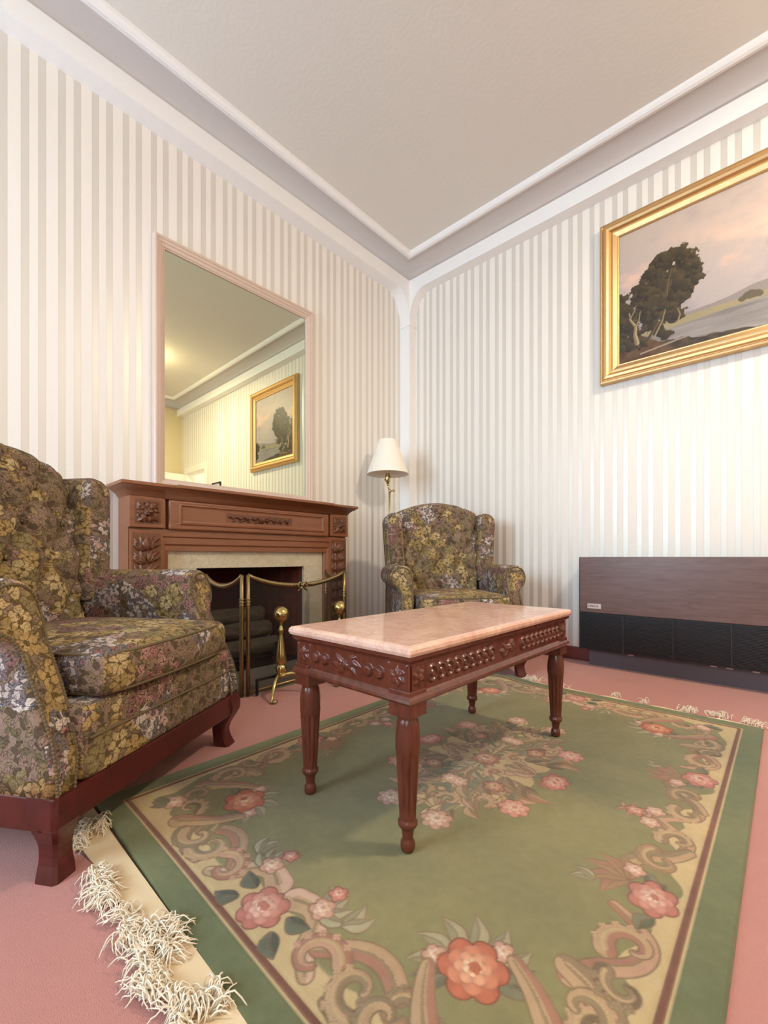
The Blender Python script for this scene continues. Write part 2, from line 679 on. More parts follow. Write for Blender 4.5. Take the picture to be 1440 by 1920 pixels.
def mat_marble(name, c1, c2, c3, scale=6.0, rough=0.18):
    m = NT(name)
    v = m.coord('Object')
    a, _ = m.noise(v, scale, 6.0, 0.6, 1.5)
    b, _ = m.noise(v, scale * 2.3, 5.0, 0.65, 2.5)
    c = m.ramp(a, [(0.3, c1), (0.55, c2), (0.75, c1)])
    vein = m.ramp(b, [(0.44, (0, 0, 0, 1)), (0.5, (1, 1, 1, 1)), (0.56, (0, 0, 0, 1))])
    c = m.mix(m.math('MULTIPLY', vein, 0.28), c, c3)
    return m.base(c, rough, 0, 0.5)


def mat_plain(name, c, rough=0.5, metal=0.0, spec=0.5):
    m = NT(name)
    v = m.coord('Object')
    nz, _ = m.noise(v, 25.0, 3.0)
    return m.base(m.mix(m.math('MULTIPLY', nz, 0.15), c, tuple(x * 0.7 for x in c[:3]) + (1,)), rough, metal, spec)


M = {}
M['paper_left'] = mat_wallpaper('striped_wallpaper_left', 1, -2.762, 0.1395)
M['paper_back'] = mat_wallpaper('striped_wallpaper_back', 0, 0.200, 0.1405)
M['trim'] = mat_paint('white_trim_paint', rgb(250, 249, 248), 0.4)
M['ceiling'] = mat_paint('ceiling_plaster', rgb(228, 224, 217), 0.75, 0.12, 45)
M['plain_wall'] = mat_paint('plain_cream_wall', rgb(226, 208, 168), 0.7)
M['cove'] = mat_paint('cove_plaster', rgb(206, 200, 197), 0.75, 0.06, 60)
M['carpet'] = mat_carpet()
M['skirting'] = mat_wood('baseboard_wood', rgb(104, 52, 46), rgb(128, 66, 56), (1, 1, 4), 0.4)
M['mantel'] = mat_wood('mantel_wood', rgb(134, 82, 54), rgb(150, 95, 63), (3, 0.6, 3), 0.34, 8)
M['carving'] = mat_wood('carved_mantel_wood', rgb(108, 64, 40), rgb(126, 78, 50), (3, 0.6, 3), 0.38, 8)
M['table'] = mat_wood('table_wood', rgb(86, 42, 30), rgb(110, 56, 40), (3, 3, 0.8), 0.22, 9)
M['chairwood'] = mat_wood('chair_wood', rgb(70, 25, 21), rgb(92, 33, 27), (2, 2, 1), 0.3, 9)
M['fabric'] = mat_tapestry()
M['gimp'] = mat_plain('gimp_braid', rgb(104, 88, 60), 0.8)
M['rug'] = mat_pattern('carved_wool_rug', 0.95, 0.35, 520.0, 0.08, 0.2)
M['paint'] = mat_pattern('oil_paint', 0.45, 0.12, 160.0, 0.4)
M['yarn'] = mat_plain('cream_yarn', rgb(240, 228, 208), 0.95, 0, 0.1)
M['brass'] = mat_metal('brass', rgb(200, 178, 118), 0.18, 0.35)
M['pale_brass'] = mat_metal('pale_brass', rgb(240, 228, 180), 0.32, 0.1)
M['oldbrass'] = mat_metal('aged_brass', rgb(164, 142, 102), 0.3, 0.6)
M['gilt'] = mat_metal('gilt_frame', rgb(226, 190, 138), 0.40, 0.24)
M['iron'] = mat_plain('black_iron', rgb(34, 30, 30), 0.6, 0.4)
M['pinkmarble'] = mat_marble('pink_marble', rgb(208, 160, 140), rgb(226, 188, 168), rgb(170, 114, 100), 3.0, 0.10)
M['cream_marble'] = mat_marble('cream_marble', rgb(198, 184, 152), rgb(216, 204, 178), rgb(146, 132, 112), 8.0, 0.25)
M['slate'] = mat_marble('grey_hearth_slab', rgb(122, 112, 100), rgb(140, 130, 116), rgb(96, 88, 80), 7.0, 0.4)
M['mirrorframe'] = mat_paint('blush_frame_paint', rgb(214, 190, 174), 0.4)
M['shade'] = None
M['laminate'] = mat_wood('walnut_laminate', rgb(98, 72, 66), rgb(120, 92, 86), (0.7, 4, 7), 0.33, 7)
M['heaterblack'] = mat_plain('black_enamel', rgb(38, 30, 30), 0.45)
M['heaterplinth'] = mat_plain('grey_plinth_enamel', rgb(94, 84, 90), 0.5)
M['badge'] = mat_plain('badge_plate', rgb(205, 188, 184), 0.4)
M['ink'] = mat_plain('badge_ink', rgb(70, 52, 52), 0.6)
M['white_door'] = mat_paint('white_door_paint', rgb(240, 236, 226), 0.45)
M['bark'] = mat_wood('log_bark', rgb(72, 62, 50), rgb(112, 98, 80), (6, 1, 6), 0.9, 8)

m = NT('mirror_glass')
M['mirror'] = m.base((0.68, 0.70, 0.53, 1), 0.0, 1.0)
m = NT('lamp_shade_linen')
nz, _ = m.noise(m.coord('Object'), 300, 2.0)
m.base(m.mix(nz, rgb(246, 238, 222), rgb(250, 244, 232)), 0.8, 0, 0.2)
M['shade'] = m.m
m = NT('fire_brick')
br = m.n('ShaderNodeTexBrick')
m.l(m.coord('Object', (1, 1, 1)), br.inputs['Vector'])
m.set(br, Scale=4.5, Color1=rgb(112, 52, 40), Color2=rgb(92, 42, 34), Mortar=rgb(70, 52, 44))
# brick courses run up the wall: swap axes
mp = m.n('ShaderNodeMapping')
mp.inputs['Rotation'].default_value = (radians(90), 0, radians(90))
m.l(m.n('ShaderNodeTexCoord').outputs['Object'], mp.inputs['Vector'])
m.l(mp.outputs[0], br.inputs['Vector'])
M['brick'] = m.base(br.outputs['Color'], 0.9, 0, 0.2)
m = NT('fire_mesh')
tr = m.n('ShaderNodeBsdfTransparent')
mx = m.n('ShaderNodeMixShader')
mx.inputs[0].default_value = 0.42
m.b.inputs['Base Color'].default_value = rgb(30, 24, 22)
m.b.inputs['Roughness'].default_value = 0.6
m.l(tr.outputs[0], mx.inputs[1])
m.l(m.b.outputs[0], mx.inputs[2])
m.l(mx.outputs[0], m.t.nodes['Material Output'].inputs['Surface'])
M['firemesh'] = m.m
m = NT('window_pane')
tr = m.n('ShaderNodeBsdfTransparent')
gl = m.n('ShaderNodeBsdfGlossy')
gl.inputs['Roughness'].default_value = 0.02
mx = m.n('ShaderNodeMixShader')
mx.inputs[0].default_value = 0.06
m.l(tr.outputs[0], mx.inputs[1])
m.l(gl.outputs[0], mx.inputs[2])
m.l(mx.outputs[0], m.t.nodes['Material Output'].inputs['Surface'])
M['pane'] = m.m
m = NT('lit_glass_dome')
m.base(rgb(250, 236, 205), 0.4)
m.b.inputs['Emission Color'].default_value = (1.0, 0.82, 0.52, 1)
m.b.inputs['Emission Strength'].default_value = 3.0
M['dome'] = m.m

# ------------------------------------------------------------------ the room
T = 0.12
FY0, FY1, FZ = -2.06, -1.22, 0.66        # fire opening in the left wall
DX0, DX1, DZ = 4.10, 4.80, 2.09          # doorway in the back wall
b = MB()
b.box(-T, 0, ROOM_Y - T, FY0, 0, CEIL + 0.05)
b.box(-T, 0, FY1, T, 0, CEIL + 0.05)
b.box(-T, 0, FY0, FY1, FZ, CEIL + 0.05)
struct('wall_left', b, M['paper_left'])
b = MB()
b.box(0, DX0, 0, T, 0, CEIL + 0.05)
b.box(DX0, DX1, 0, T, DZ, CEIL + 0.05)
b.box(DX1, ROOM_X, 0, T, 0, CEIL + 0.05)
struct('wall_back', b, M['paper_back'])
struct('wall_right', MB().box(ROOM_X, ROOM_X + T, ROOM_Y - T, T, 0, CEIL + 0.05), M['plain_wall'])
b = MB()
b.box(0, WIN_X0, ROOM_Y - T, ROOM_Y, 0, CEIL + 0.05)
b.box(WIN_X1, FILL_WIN_X0, ROOM_Y - T, ROOM_Y, 0, CEIL + 0.05)
b.box(FILL_WIN_X1, ROOM_X, ROOM_Y - T, ROOM_Y, 0, CEIL + 0.05)
for (x0, x1) in ((WIN_X0, WIN_X1), (FILL_WIN_X0, FILL_WIN_X1)):
    b.box(x0, x1, ROOM_Y - T, ROOM_Y, 0, WIN_Z0)
    b.box(x0, x1, ROOM_Y - T, ROOM_Y, WIN_Z1, CEIL + 0.05)
struct('wall_front', b, M['paper_back'])
# floor: carpet with a cut-out for the hearth is not needed, the slab lies on it
struct('floor', MB().box(-0.6, ROOM_X + T, ROOM_Y - T, 1.6, -0.08, 0), M['carpet'])
struct('ceiling', MB().box(-T, ROOM_X + T, ROOM_Y - T, T, CEIL, CEIL + 0.1), M['ceiling'])

# windows behind the camera; the right one is added for its extra daylight
for wn, (wx0, wx1) in enumerate(((WIN_X0, WIN_X1), (FILL_WIN_X0, FILL_WIN_X1))):
    b = MB()
    mid = (wx0 + wx1) / 2
    for (x0, x1, z0, z1) in ((wx0, wx1, WIN_Z0, WIN_Z0 + 0.06), (wx0, wx1, WIN_Z1 - 0.06, WIN_Z1),
                             (wx0, wx0 + 0.06, WIN_Z0, WIN_Z1), (wx1 - 0.06, wx1, WIN_Z0, WIN_Z1), (mid - 0.03, mid + 0.03, WIN_Z0, WIN_Z1)):
        b.box(x0, x1, ROOM_Y - 0.09, ROOM_Y - 0.03, z0, z1, 0.006)
    wf = struct('window_%d' % (wn + 1), b, M['white_door'])
    MB().box(wx0 + 0.05, wx1 - 0.05, ROOM_Y - 0.064, ROOM_Y - 0.060, WIN_Z0 + 0.05, WIN_Z1 - 0.05).build('window_pane', M['pane'], wf)

# beams (box cornice), corner posts with arched brackets, coves and ceiling moulding
PX, PY, BZ0, BZ1 = 0.112, 0.092, 3.058, 3.165


def arch_face(L, post0, post1):
    """closed outline (s, z) of a beam with arched brackets that run into the posts"""
    rx, rz = 0.17, 0.25
    n = 12
    lo = []
    for k in range(n + 1):
        a = pi / 2 * k / n
        lo.append((post0 + rx * (1 - cos(a)), BZ0 - rz * (1 - sin(a))))
    hi = []
    if post1 is None:
        return [(0, BZ0 - rz)] + lo + [(L, BZ0), (L, BZ1), (0, BZ1)]
    for k in range(n + 1):
        a = pi / 2 * k / n
        hi.append((L - post1 - rx * (1 - sin(a)), BZ0 - rz * (1 - cos(a))))
    return [(0, BZ0 - rz)] + lo + hi + [(L, BZ0 - rz), (L, BZ1), (0, BZ1)]


ol = arch_face(-ROOM_Y, PY, PY)
b = MB().prism(ol, lambda s, z: (0, -s, z), lambda s, z: (PX, -s, z))
struct('trim_1', b, M['trim'])
ol = arch_face(ROOM_X, PX, None)
b = MB().prism(ol, lambda s, z: (s, 0, z), lambda s, z: (s, -PY, z))
struct('trim_2', b, M['trim'])
ol = arch_face(ROOM_X, PX, None)
struct('trim_3', MB().prism(ol, lambda s, z: (s, ROOM_Y, z), lambda s, z: (s, ROOM_Y + PY, z)), M['trim'])
k = 4
for (cx, sx) in ((0, 1),):
    for (cy, sy) in ((0, -1), (ROOM_Y, 1)):
        b = MB()
        xs, ys = sorted((cx, cx + sx * PX)), sorted((cy, cy + sy * PY))
        b.box(xs[0], xs[1], ys[0], ys[1], 0, BZ0 - 0.2)
        xs, ys = sorted((cx, cx + sx * (PX + 0.009))), sorted((cy, cy + sy * (PY + 0.009)))
        b.box(xs[0], xs[1], ys[0], ys[1], 2.765, 2.785, 0.004)
        struct('trim_%d' % k, b, M['trim'])
        k += 1
# cove: quarter round from beam top to the ceiling moulding
CO = 0.215


def ring(prof, mat, name):
    """profile (offset from the walls, z) swept round the room"""
    P = []
    for (o, z) in prof:
        P.append([(o, -o, z), (ROOM_X - o, -o, z), (ROOM_X - o, ROOM_Y + o, z), (o, ROOM_Y + o, z)])
    return struct(name, MB().grid(P, cv=True, smooth=False), mat)


prof = [(0.0, BZ1 - 0.002), (0.09, BZ1 - 0.001)]
for k in range(11):
    a = pi / 2 * k / 10
    prof.append((0.098 + (CO - 0.098) * (1 - cos(a)), BZ1 + (CEIL - 0.018 - BZ1) * sin(a)))
prof += [(CO, CEIL + 0.02)]
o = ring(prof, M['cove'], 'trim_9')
for p in o.data.polygons:
    p.use_smooth = True
prof = [(CO - 0.006, CEIL + 0.01), (CO - 0.006, CEIL - 0.022), (CO + 0.004, CEIL - 0.026), (CO + 0.012, CEIL - 0.020),
        (CO + 0.014, CEIL - 0.030), (CO + 0.026, CEIL - 0.036), (CO + 0.042, CEIL - 0.030), (CO + 0.052, CEIL - 0.018),
        (CO + 0.055, CEIL + 0.01)]
ring(prof, M['trim'], 'trim_10')


def skirt(name, x0, x1, y0, y1):
    b = MB().box(x0, x1, y0, y1, 0, 0.088, 0.006)
    struct(name, b, M['skirting'])


skirt('baseboard_back', PX, DX0 - 0.09, -0.018, 0)
skirt('baseboard_left', 0, 0.018, -0.83, -PY)
skirt('baseboard_left_front', 0, 0.018, ROOM_Y + PY, -2.43)
skirt('baseboard_right', ROOM_X - 0.018, ROOM_X, ROOM_Y + PY, -PY)
skirt('baseboard_front', PX, ROOM_X - 0.018, ROOM_Y, ROOM_Y + 0.018)

# doorway to the hall (seen only in the mirror)
b = MB()
b.box(DX0 - 0.085, DX0 + 0.012, -0.022, T + 0.01, 0, DZ + 0.085, 0.008)
b.box(DX1 - 0.012, DX1 + 0.03, -0.022, T + 0.01, 0, DZ + 0.085, 0.006)
b.box(DX0, DX1, -0.022, T + 0.01, DZ - 0.012, DZ + 0.085, 0.008)
struct('door_frame_1', b, M['white_door'])
b = MB().box(DX1 - 0.02, DX1 + 0.02, -0.76, -0.03, 0.01, DZ - 0.02, 0.004)
for z0, z1 in ((0.2, 0.95), (1.1, 1.95)):
    b.box(DX1 - 0.024, DX1 - 0.019, -0.66, -0.13, z0, z1, 0.002)
dl = struct('door_1', b, M['white_door'])
MB().sphere((DX1 - 0.05, -0.70, 1.0), 0.026).tube([(DX1 - 0.02, -0.70, 1.0), (DX1 - 0.05, -0.70, 1.0)], 0.01).build('door_knob', M['brass'], dl)
b = MB()
b.box(3.6, 5.2, 1.5, 1.6, 0, 2.6)
b.box(3.5, 3.6, T, 1.6, 0, 2.6)
b.box(5.2, 5.3, T, 1.6, 0, 2.6)
b.box(3.5, 5.3, T, 1.6, 2.6, 2.7)
struct('wall_hall', b, M['white_door'])

# ------------------------------------------------------------------ fireplace
fp = thing('fireplace', 'brown wooden mantelpiece with carved blocks and a cream marble surround', 'fireplace', (0, 0, 0))
YC = -1.63
W2 = 0.735                                # half width between the outer pilaster edges


def relief_panel(name, cv, fn, mat, parent):
    me = cv.to_mesh(name, fn, color=False)
    return link_obj(name, me, mat, parent)


def swept(prof, y0, y1, yo=0.0):
    """profile [(x, z, dy)] swept along the wall with returns at both ends; dy pushes the ends outward"""
    P = []
    for (x, z, dy) in prof:
        P.append([(0.001, y0 - dy, z), (x, y0 - dy, z), (x, y1 + dy, z), (0.001, y1 + dy, z)])
    return P


# shelf
YL, YR = YC - W2, YC + W2
b = MB()
b.box(0.0, 0.235, YL - 0.055, YR + 0.055, 1.060, 1.078, 0.004)
b.box(0.20, 0.262, YL + 0.20, YR - 0.20, 1.060, 1.078, 0.004)
b.build('mantel_shelf', M['mantel'], fp)
# crown moulding under the shelf
prof = [(0.172, 1.012, 0.0), (0.178, 1.018, 0.006), (0.184, 1.030, 0.012), (0.198, 1.042, 0.026), (0.216, 1.052, 0.042), (0.226, 1.060, 0.05)]
b = MB().grid(swept(prof, YL, YR))
# break-front crown of the centre
prof = [(0.186, 1.006, 0.0), (0.196, 1.012, 0.004), (0.200, 1.022, 0.008), (0.207, 1.026, 0.008), (0.214, 1.038, 0.012), (0.230, 1.048, 0.022), (0.252, 1.060, 0.034)]
b.grid(swept(prof, YC - 0.56, YC + 0.56))
b.build('crown_moulding', M['mantel'], fp)
# side bodies
b = MB()
b.box(0, 0.150, YL, YL + 0.17, 0.0, 1.02, 0.003)
b.box(0, 0.150, YR - 0.17, YR, 0.0, 1.02, 0.003)
b.box(0, 0.150, YL + 0.16, YR - 0.16, 0.735, 1.02)
b.build('mantel_body', M['mantel'], fp)


def acanthus(cv, w, h):
    """tall carved leaf spray"""
    cx = w / 2
    K = (0,) * 3
    cv.stroke([(cx, 0.02 * h), (cx, 0.96 * h)], 0.006, 0.004, K, K, 0.006)
    for k in range(9):
        y = h * (0.03 + 0.105 * k)
        for sg in (-1, 1):
            for da, L, W in ((1.15, 0.070, 0.012), (0.75, 0.086, 0.014), (0.35, 0.080, 0.011)):
                cv.leaf(cx + sg * 0.004, y, pi / 2 - sg * da, L, W, K, K, 0.008 + 0.004 * da)
            cv.spiral(cx + sg * 0.046, y + 0.030, 0.003, 0.012, 0.5, 0.5 + sg * 4.2, 0.003, 0.005, K, K, 0.010)
    cv.leaf(cx, h * 0.86, pi / 2, 0.080, 0.020, K, K, 0.015)


def rosette(cv, w, h):
    cx, cy = w / 2, h / 2
    for k in range(4):
        a = pi / 4 + k * pi / 2
        cv.leaf(cx + 0.012 * cos(a), cy + 0.012 * sin(a), a, 0.058, 0.022, (0,) * 3, (0,) * 3, 0.012)
        a += pi / 4
        cv.leaf(cx + 0.012 * cos(a), cy + 0.012 * sin(a), a, 0.046, 0.013, (0,) * 3, (0,) * 3, 0.010)
        a0 = pi / 4 + k * pi / 2
        for sg in (-0.34, 0.34):
            cv.spiral(cx + 0.046 * cos(a0 + sg), cy + 0.046 * sin(a0 + sg), 0.003, 0.009, 0, 5, 0.003, 0.004, (0,) * 3, (0,) * 3, 0.008)
    cv.flower(cx, cy, 0.026, 5, [(0,) * 3, (0,) * 3, (0,) * 3], 0.014)


for (ya, yb) in ((YL, YL + 0.17), (YR - 0.17, YR)):
    p = MB()
    p.box(0.14, 0.166, ya + 0.006, yb - 0.006, 0.0, 0.842, 0.003)
    p.box(0.14, 0.172, ya + 0.010, yb - 0.010, 0.0, 0.14, 0.004)
    pil = p.build('pilaster', M['mantel'], fp)
    cv = Cv(0, 0.135, 0, 0.66, 0.0025)
    acanthus(cv, 0.135, 0.66)
    relief_panel('acanthus_carving', cv, lambda X, Y, Z, ya=ya: np.stack([0.1668 + 1.4 * Z, ya + 0.0175 + X, 0.165 + Y], 1), M['carving'], pil)
    p = MB().box(0.14, 0.178, ya - 0.002, yb + 0.002, 0.852, 1.012, 0.005)
    blk = p.build('corner_block', M['mantel'], fp)
    cv = Cv(0, 0.125, 0, 0.125, 0.002)
    rosette(cv, 0.125, 0.125)
    relief_panel('rosette_carving', cv, lambda X, Y, Z, ya=ya: np.stack([0.1785 + 1.5 * Z, ya + 0.0225 + X, 0.870 + Y], 1), M['carving'], blk)
# frieze: break-front slab with a sunk panel and rounded ends
b = MB()
ye0, ye1 = YC - 0.548, YC + 0.548
b.box(0.14, 0.186, ye0, ye1, 0.846, 1.008, 0.012, 4)
fr = b.build('frieze', M['mantel'], fp)
b = MB()
zz0, zz1, ya, yb = 0.874, 0.990, ye0 + 0.05, ye1 - 0.05
prof = [(0.0, 0.1855), (0.004, 0.193), (0.010, 0.194), (0.016, 0.188), (0.022, 0.1865)]
P = []
for (ins, x) in prof:
    P.append([(x, ya + ins, zz0 + ins), (x, yb - ins, zz0 + ins), (x, yb - ins, zz1 - ins), (x, ya + ins, zz1 - ins)])
b.grid(P, cv=True, smooth=False)
b.build('panel_moulding', M['mantel'], fr)
cv = Cv(0, 0.46, 0, 0.052, 0.002)
for sg in (-1, 1):
    xs = np.linspace(0, 0.2, 40)
    cv.stroke(np.stack([0.23 + sg * xs, 0.026 + 0.010 * np.sin(xs * 40)], 1), 0.004, 0.002, (0,) * 3, (0,) * 3, 0.007)
    for k in range(8):
        x = 0.23 + sg * (0.022 + 0.025 * k)
        cv.leaf(x, 0.026, (0.7 if k % 2 else -0.7) if sg > 0 else pi - (0.7 if k % 2 else -0.7), 0.034, 0.008, (0,) * 3, (0,) * 3, 0.010)
    for k in range(4):
        cv.flower(0.23 + sg * (0.05 + 0.045 * k), 0.028, 0.012, 5, [(0,) * 3, (0,) * 3], 0.011)
cv.flower(0.23, 0.026, 0.024, 6, [(0,) * 3, (0,) * 3], 0.012)
relief_panel('garland_carving', cv, lambda X, Y, Z: np.stack([0.1866 + 1.4 * Z, YC - 0.23 + X, 0.905 + Y], 1), M['carving'], fr)
# architrave: inner moulded frame
prof = [(0.165, 0.0), (0.165, 0.035), (0.158, 0.042), (0.158, 0.075), (0.150, 0.085), (0.142, 0.100), (0.134, 0.105), (0.118, 0.105)]
P = []
ya, yb, zt = YL + 0.165 - 0.07, YR - 0.165 + 0.07, 0.847
for (x, ins) in prof:
    P.append([(x, ya + ins, 0.0), (x, ya + ins, zt - ins), (x, yb - ins, zt - ins), (x, yb - ins, 0.0)])
MB().grid(P, smooth=False).build('architrave', M['mantel'], fp)
# marble surround
yo0, yo1, yi0, yi1, zi = YL + 0.19, YR - 0.19, YC - 0.375, YC + 0.375, 0.637
b = MB()
b.box(0.0, 0.122, yo0, yi0, 0, zi, 0.002)
b.box(0.0, 0.122, yi1, yo1, 0, zi, 0.002)
b.box(0.0, 0.122, yo0, yo1, zi, 0.748, 0.002)
b.build('marble_surround', M['cream_marble'], fp)
# firebox
b = MB()
x1 = -0.42
b.add([(0.1, yi0 + 0.0, 0.01), (0.1, yi1, 0.01), (x1, yi1 - 0.12, 0.01), (x1, yi0 + 0.12, 0.01),
       (0.1, yi0, 0.66), (0.1, yi1, 0.66), (x1, yi1 - 0.12, 0.66), (x1, yi0 + 0.12, 0.66)],
      [(3, 2, 6, 7), (0, 3, 7, 4), (2, 1, 5, 6), (4, 7, 6, 5)], False)
b.build('firebox', M['brick'], fp)
MB().box(-0.45, 0.118, yi0, yi1, 0.0, 0.012).build('firebox_floor', M['iron'], fp)
hearth = tag(MB().box(0.125, 0.59, YL + 0.12, YR - 0.02, 0.0, 0.004).build('hearth_slab', M['slate']),
             'grey stone hearth slab set into the carpet before the fire', 'hearth')

# logs
spots = [(-0.03, YC - 0.03, 0.10, 0.058, 0.56, 'lowest front log of the pile in the dark fireplace'),
         (-0.16, YC + 0.01, 0.098, 0.055, 0.52, 'lowest middle log of the pile in the fireplace'),
         (-0.285, YC, 0.10, 0.056, 0.42, 'lowest rear log against the brick fireback'),
         (-0.09, YC - 0.02, 0.202, 0.056, 0.50, 'front log of the second tier in the fireplace pile'),
         (-0.22, YC + 0.03, 0.200, 0.054, 0.46, 'rear log of the second tier in the fireplace pile'),
         (-0.15, YC - 0.04, 0.298, 0.056, 0.50, 'topmost log of the pile in the fireplace')]
for i, (x, y, z, r, L, lab) in enumerate(spots):
    rr = random.Random(i)
    P = []
    n = 18
    ph = [rr.uniform(0, 6) for _ in range(3)]
    for j in range(15):
        t = j / 14
        row = []
        for k in range(n):
            a = 2 * pi * k / n
            rad = r * (0.93 + 0.05 * sin(3 * a + ph[0] + 2 * t) + 0.04 * sin(5 * a + ph[1] - 5 * t) + 0.03 * sin(9 * t + ph[2]))
            row.append((rad * cos(a), (t - 0.5) * L, rad * sin(a)))
        P.append(row)
    lg = MB().grid(P, cv=True)
    lg.add(P[0], [tuple(range(n))], False).add(P[-1], [tuple(range(n))[::-1]], False)
    ob = lg.build('log', M['bark'], None, (x, y, z + 0.008))
    ob.rotation_euler = (0, 0, rr.uniform(-0.06, 0.06))
    tag(ob, lab, 'log', 'logs stacked in the fireplace')
# iron grate carrying the logs
b = MB()
for y in (YC - 0.2, YC + 0.2):
    b.box(-0.36, 0.05, y - 0.01, y + 0.01, 0.028, 0.046, 0.002)
    for x in (-0.3, 0.02):
        b.box(x - 0.01, x + 0.01, y - 0.01, y + 0.01, 0.012, 0.04)
    b.box(0.040, 0.056, y - 0.01, y + 0.01, 0.04, 0.13, 0.002)
for x in (-0.33, 0.0):
    b.box(x - 0.01, x + 0.01, YC - 0.205, YC + 0.205, 0.030, 0.044)
tag(b.build('fire_grate', M['iron']), 'black iron grate under the logs in the fireplace', 'grate')

# ------------------------------------------------------------------ fire screen
fs = thing('fire_screen', 'folding brass fire screen with swagged top rail and dark mesh', 'fire screen', (0.6, -1.6, 0))
off = Vector((0.6, -1.6, 0))


def screen_panel(p0, p1, h, sag, bow):
    a, c = Vector(p0) - off, Vector(p1) - off
    d = (c - a)
    L = d.length
    d.normalize()
    b = MB()
    r = 0.0105
    for q in (a, c):
        b.tube([(q.x, q.y, z) for z in (0.004, 0.2, 0.44, h - 0.012)], r, 10)
        for z in (0.46, 0.475, 0.49):
            b.tube([(q.x, q.y, z - 0.003), (q.x, q.y, z + 0.003)], r * 1.35, 10)
    N = 24
    top = []
    for k in range(N + 1):
        t = k / N
        top.append(a + d * (t * L) + Vector((0, 0, h - 0.012 - sag * (1 - (2 * t - 1) ** 2) ** 0.85)))
    b.tube(top, lambda t: 0.0105 + 0.003 * sin(pi * t), 10)
    b.tube([a + Vector((0, 0, 0.02)), c + Vector((0, 0, 0.02))], 0.008, 8)
    fr = b.build('panel_frame', M['oldbrass'], fs)
    if bow:
        m = (a + c) / 2 + Vector((0.012, 0, h - 0.012 - sag))
        w = MB()
        for sg in (-1, 1):
            w.tube([m + d * (sg * 0.03 * sin(pi * t)) + Vector((0.004, 0, 0.022 * sin(2 * pi * t) * 0.8)) for t in np.linspace(0, 1, 12)], 0.005, 6)
            w.tube([m, m + d * (sg * 0.02) + Vector((0, 0, -0.024)), m + d * (sg * 0.034) + Vector((0, 0, -0.03))], 0.0045, 6)
        w.sphere(m, 0.011, 10, 8)
        for t in np.linspace(-0.06, 0.06, 9):
            w.tube([m + d * t + Vector((0.006, 0, 0.010)), m + d * (t + 0.01) + Vector((0.006, 0, -0.008))], 0.003, 5)
        w.build('bow_ornament', M['oldbrass'], fr)
    g = MB()
    g.grid([[tuple(a + d * (L * i / N) + Vector((0, 0, 0.02))), tuple(top[i])] for i in range(N + 1)])
    g.build('mesh_sheet', M['firemesh'], fr)
    return fr


screen_panel((0.594, -1.955, 0), (0.556, -1.275, 0), 0.622, 0.066, True)
screen_panel((0.585, -1.985, 0), (0.385, -2.078, 0), 0.622, 0.055, False)
screen_panel((0.545, -1.258, 0), (0.31, -1.215, 0), 0.622, 0.055, False)

# ------------------------------------------------------------------ andirons


def andiron(name):
    root = bpy.data.objects.new(name, None)
    COL.objects.link(root)
    prof = [(0.020, 0.085), (0.030, 0.09), (0.030, 0.10), (0.018, 0.108), (0.026, 0.118), (0.030, 0.130), (0.022, 0.145),
            (0.017, 0.150), (0.026, 0.160), (0.030, 0.172), (0.025, 0.21), (0.017, 0.26), (0.010, 0.30), (0.009, 0.312),
            (0.014, 0.318), (0.016, 0.326), (0.011, 0.336), (0.008, 0.350), (0.008, 0.360), (0.013, 0.368), (0.013, 0.374)]
    MB().lathe(prof, n=20).build('stem', M['brass'], root)
    MB().sphere((0, 0, 0.408), 0.041, 28, 18).build('ball_finial', M['brass'], root)
    for sg in (-1, 1):
        pts = []
        for t in np.linspace(0, 1, 14):
            x = 0.01 + 0.085 * t
            y = sg * (0.015 + 0.10 * t)
            z = 0.095 + 0.018 * sin(pi * t * 0.9) - 0.085 * t ** 2.2
            pts.append((x, y, z))
        e = pts[-1]
        pts += [(e[0] + 0.012, e[1] + sg * 0.010, 0.008), (e[0] + 0.026, e[1] + sg * 0.004, 0.010), (e[0] + 0.028, e[1] - sg * 0.010, 0.014)]
        MB().tube(pts, lambda t: 0.012 - 0.0055 * t, 8).build('leg', M['brass'], root)
    b = MB().box(-0.055, -0.005, -0.006, 0.006, 0.075, 0.089, 0.002)
    b.box(-0.055, -0.043, -0.115, 0.006, 0.075, 0.087, 0.002)
    b.box(-0.055, -0.043, -0.115, -0.103, 0.004, 0.08, 0.002)
    b.build('billet_bar', M['iron'], root)
    return root


def dup(root, loc, rz):
    r = root.copy()
    COL.objects.link(r)
    r.location, r.rotation_euler = loc, (0, 0, rz)
    for ch in list(root.children):
        c = ch.copy()
        COL.objects.link(c)
        c.parent = r
        for g in list(ch.children):
            d = g.copy()
            COL.objects.link(d)
            d.parent = c
    return r


an = andiron('andiron')
an2 = dup(an, (0.683, -1.425, 0), 0.0)
an.location = (0.672, -1.813, 0.0)
tag(an, 'brass ball-topped andiron standing before the screen, beside the armchair', 'andiron', 'brass andirons')
tag(an2, 'brass ball-topped andiron whose ball shows just above the marble table', 'andiron', 'brass andirons')

# ------------------------------------------------------------------ mirror
mr = thing('wall_mirror', 'tall mirror in a pale blush moulded frame standing on the mantelpiece', 'mirror', (0, 0, 0))
my0, my1, mz0, mz1 = -2.202, -1.108, 1.0785, 2.487


def frame_rect(prof, u0, u1, v0, v1, fn):
    """moulded frame: prof = [(inset, height)] ; fn(u, v, h)"""
    P = []
    for (i, h) in prof:
        P.append([fn(u0 + i, v0 + i, h), fn(u1 - i, v0 + i, h), fn(u1 - i, v1 - i, h), fn(u0 + i, v1 - i, h)])
    return MB().grid(P, cv=True, smooth=False)


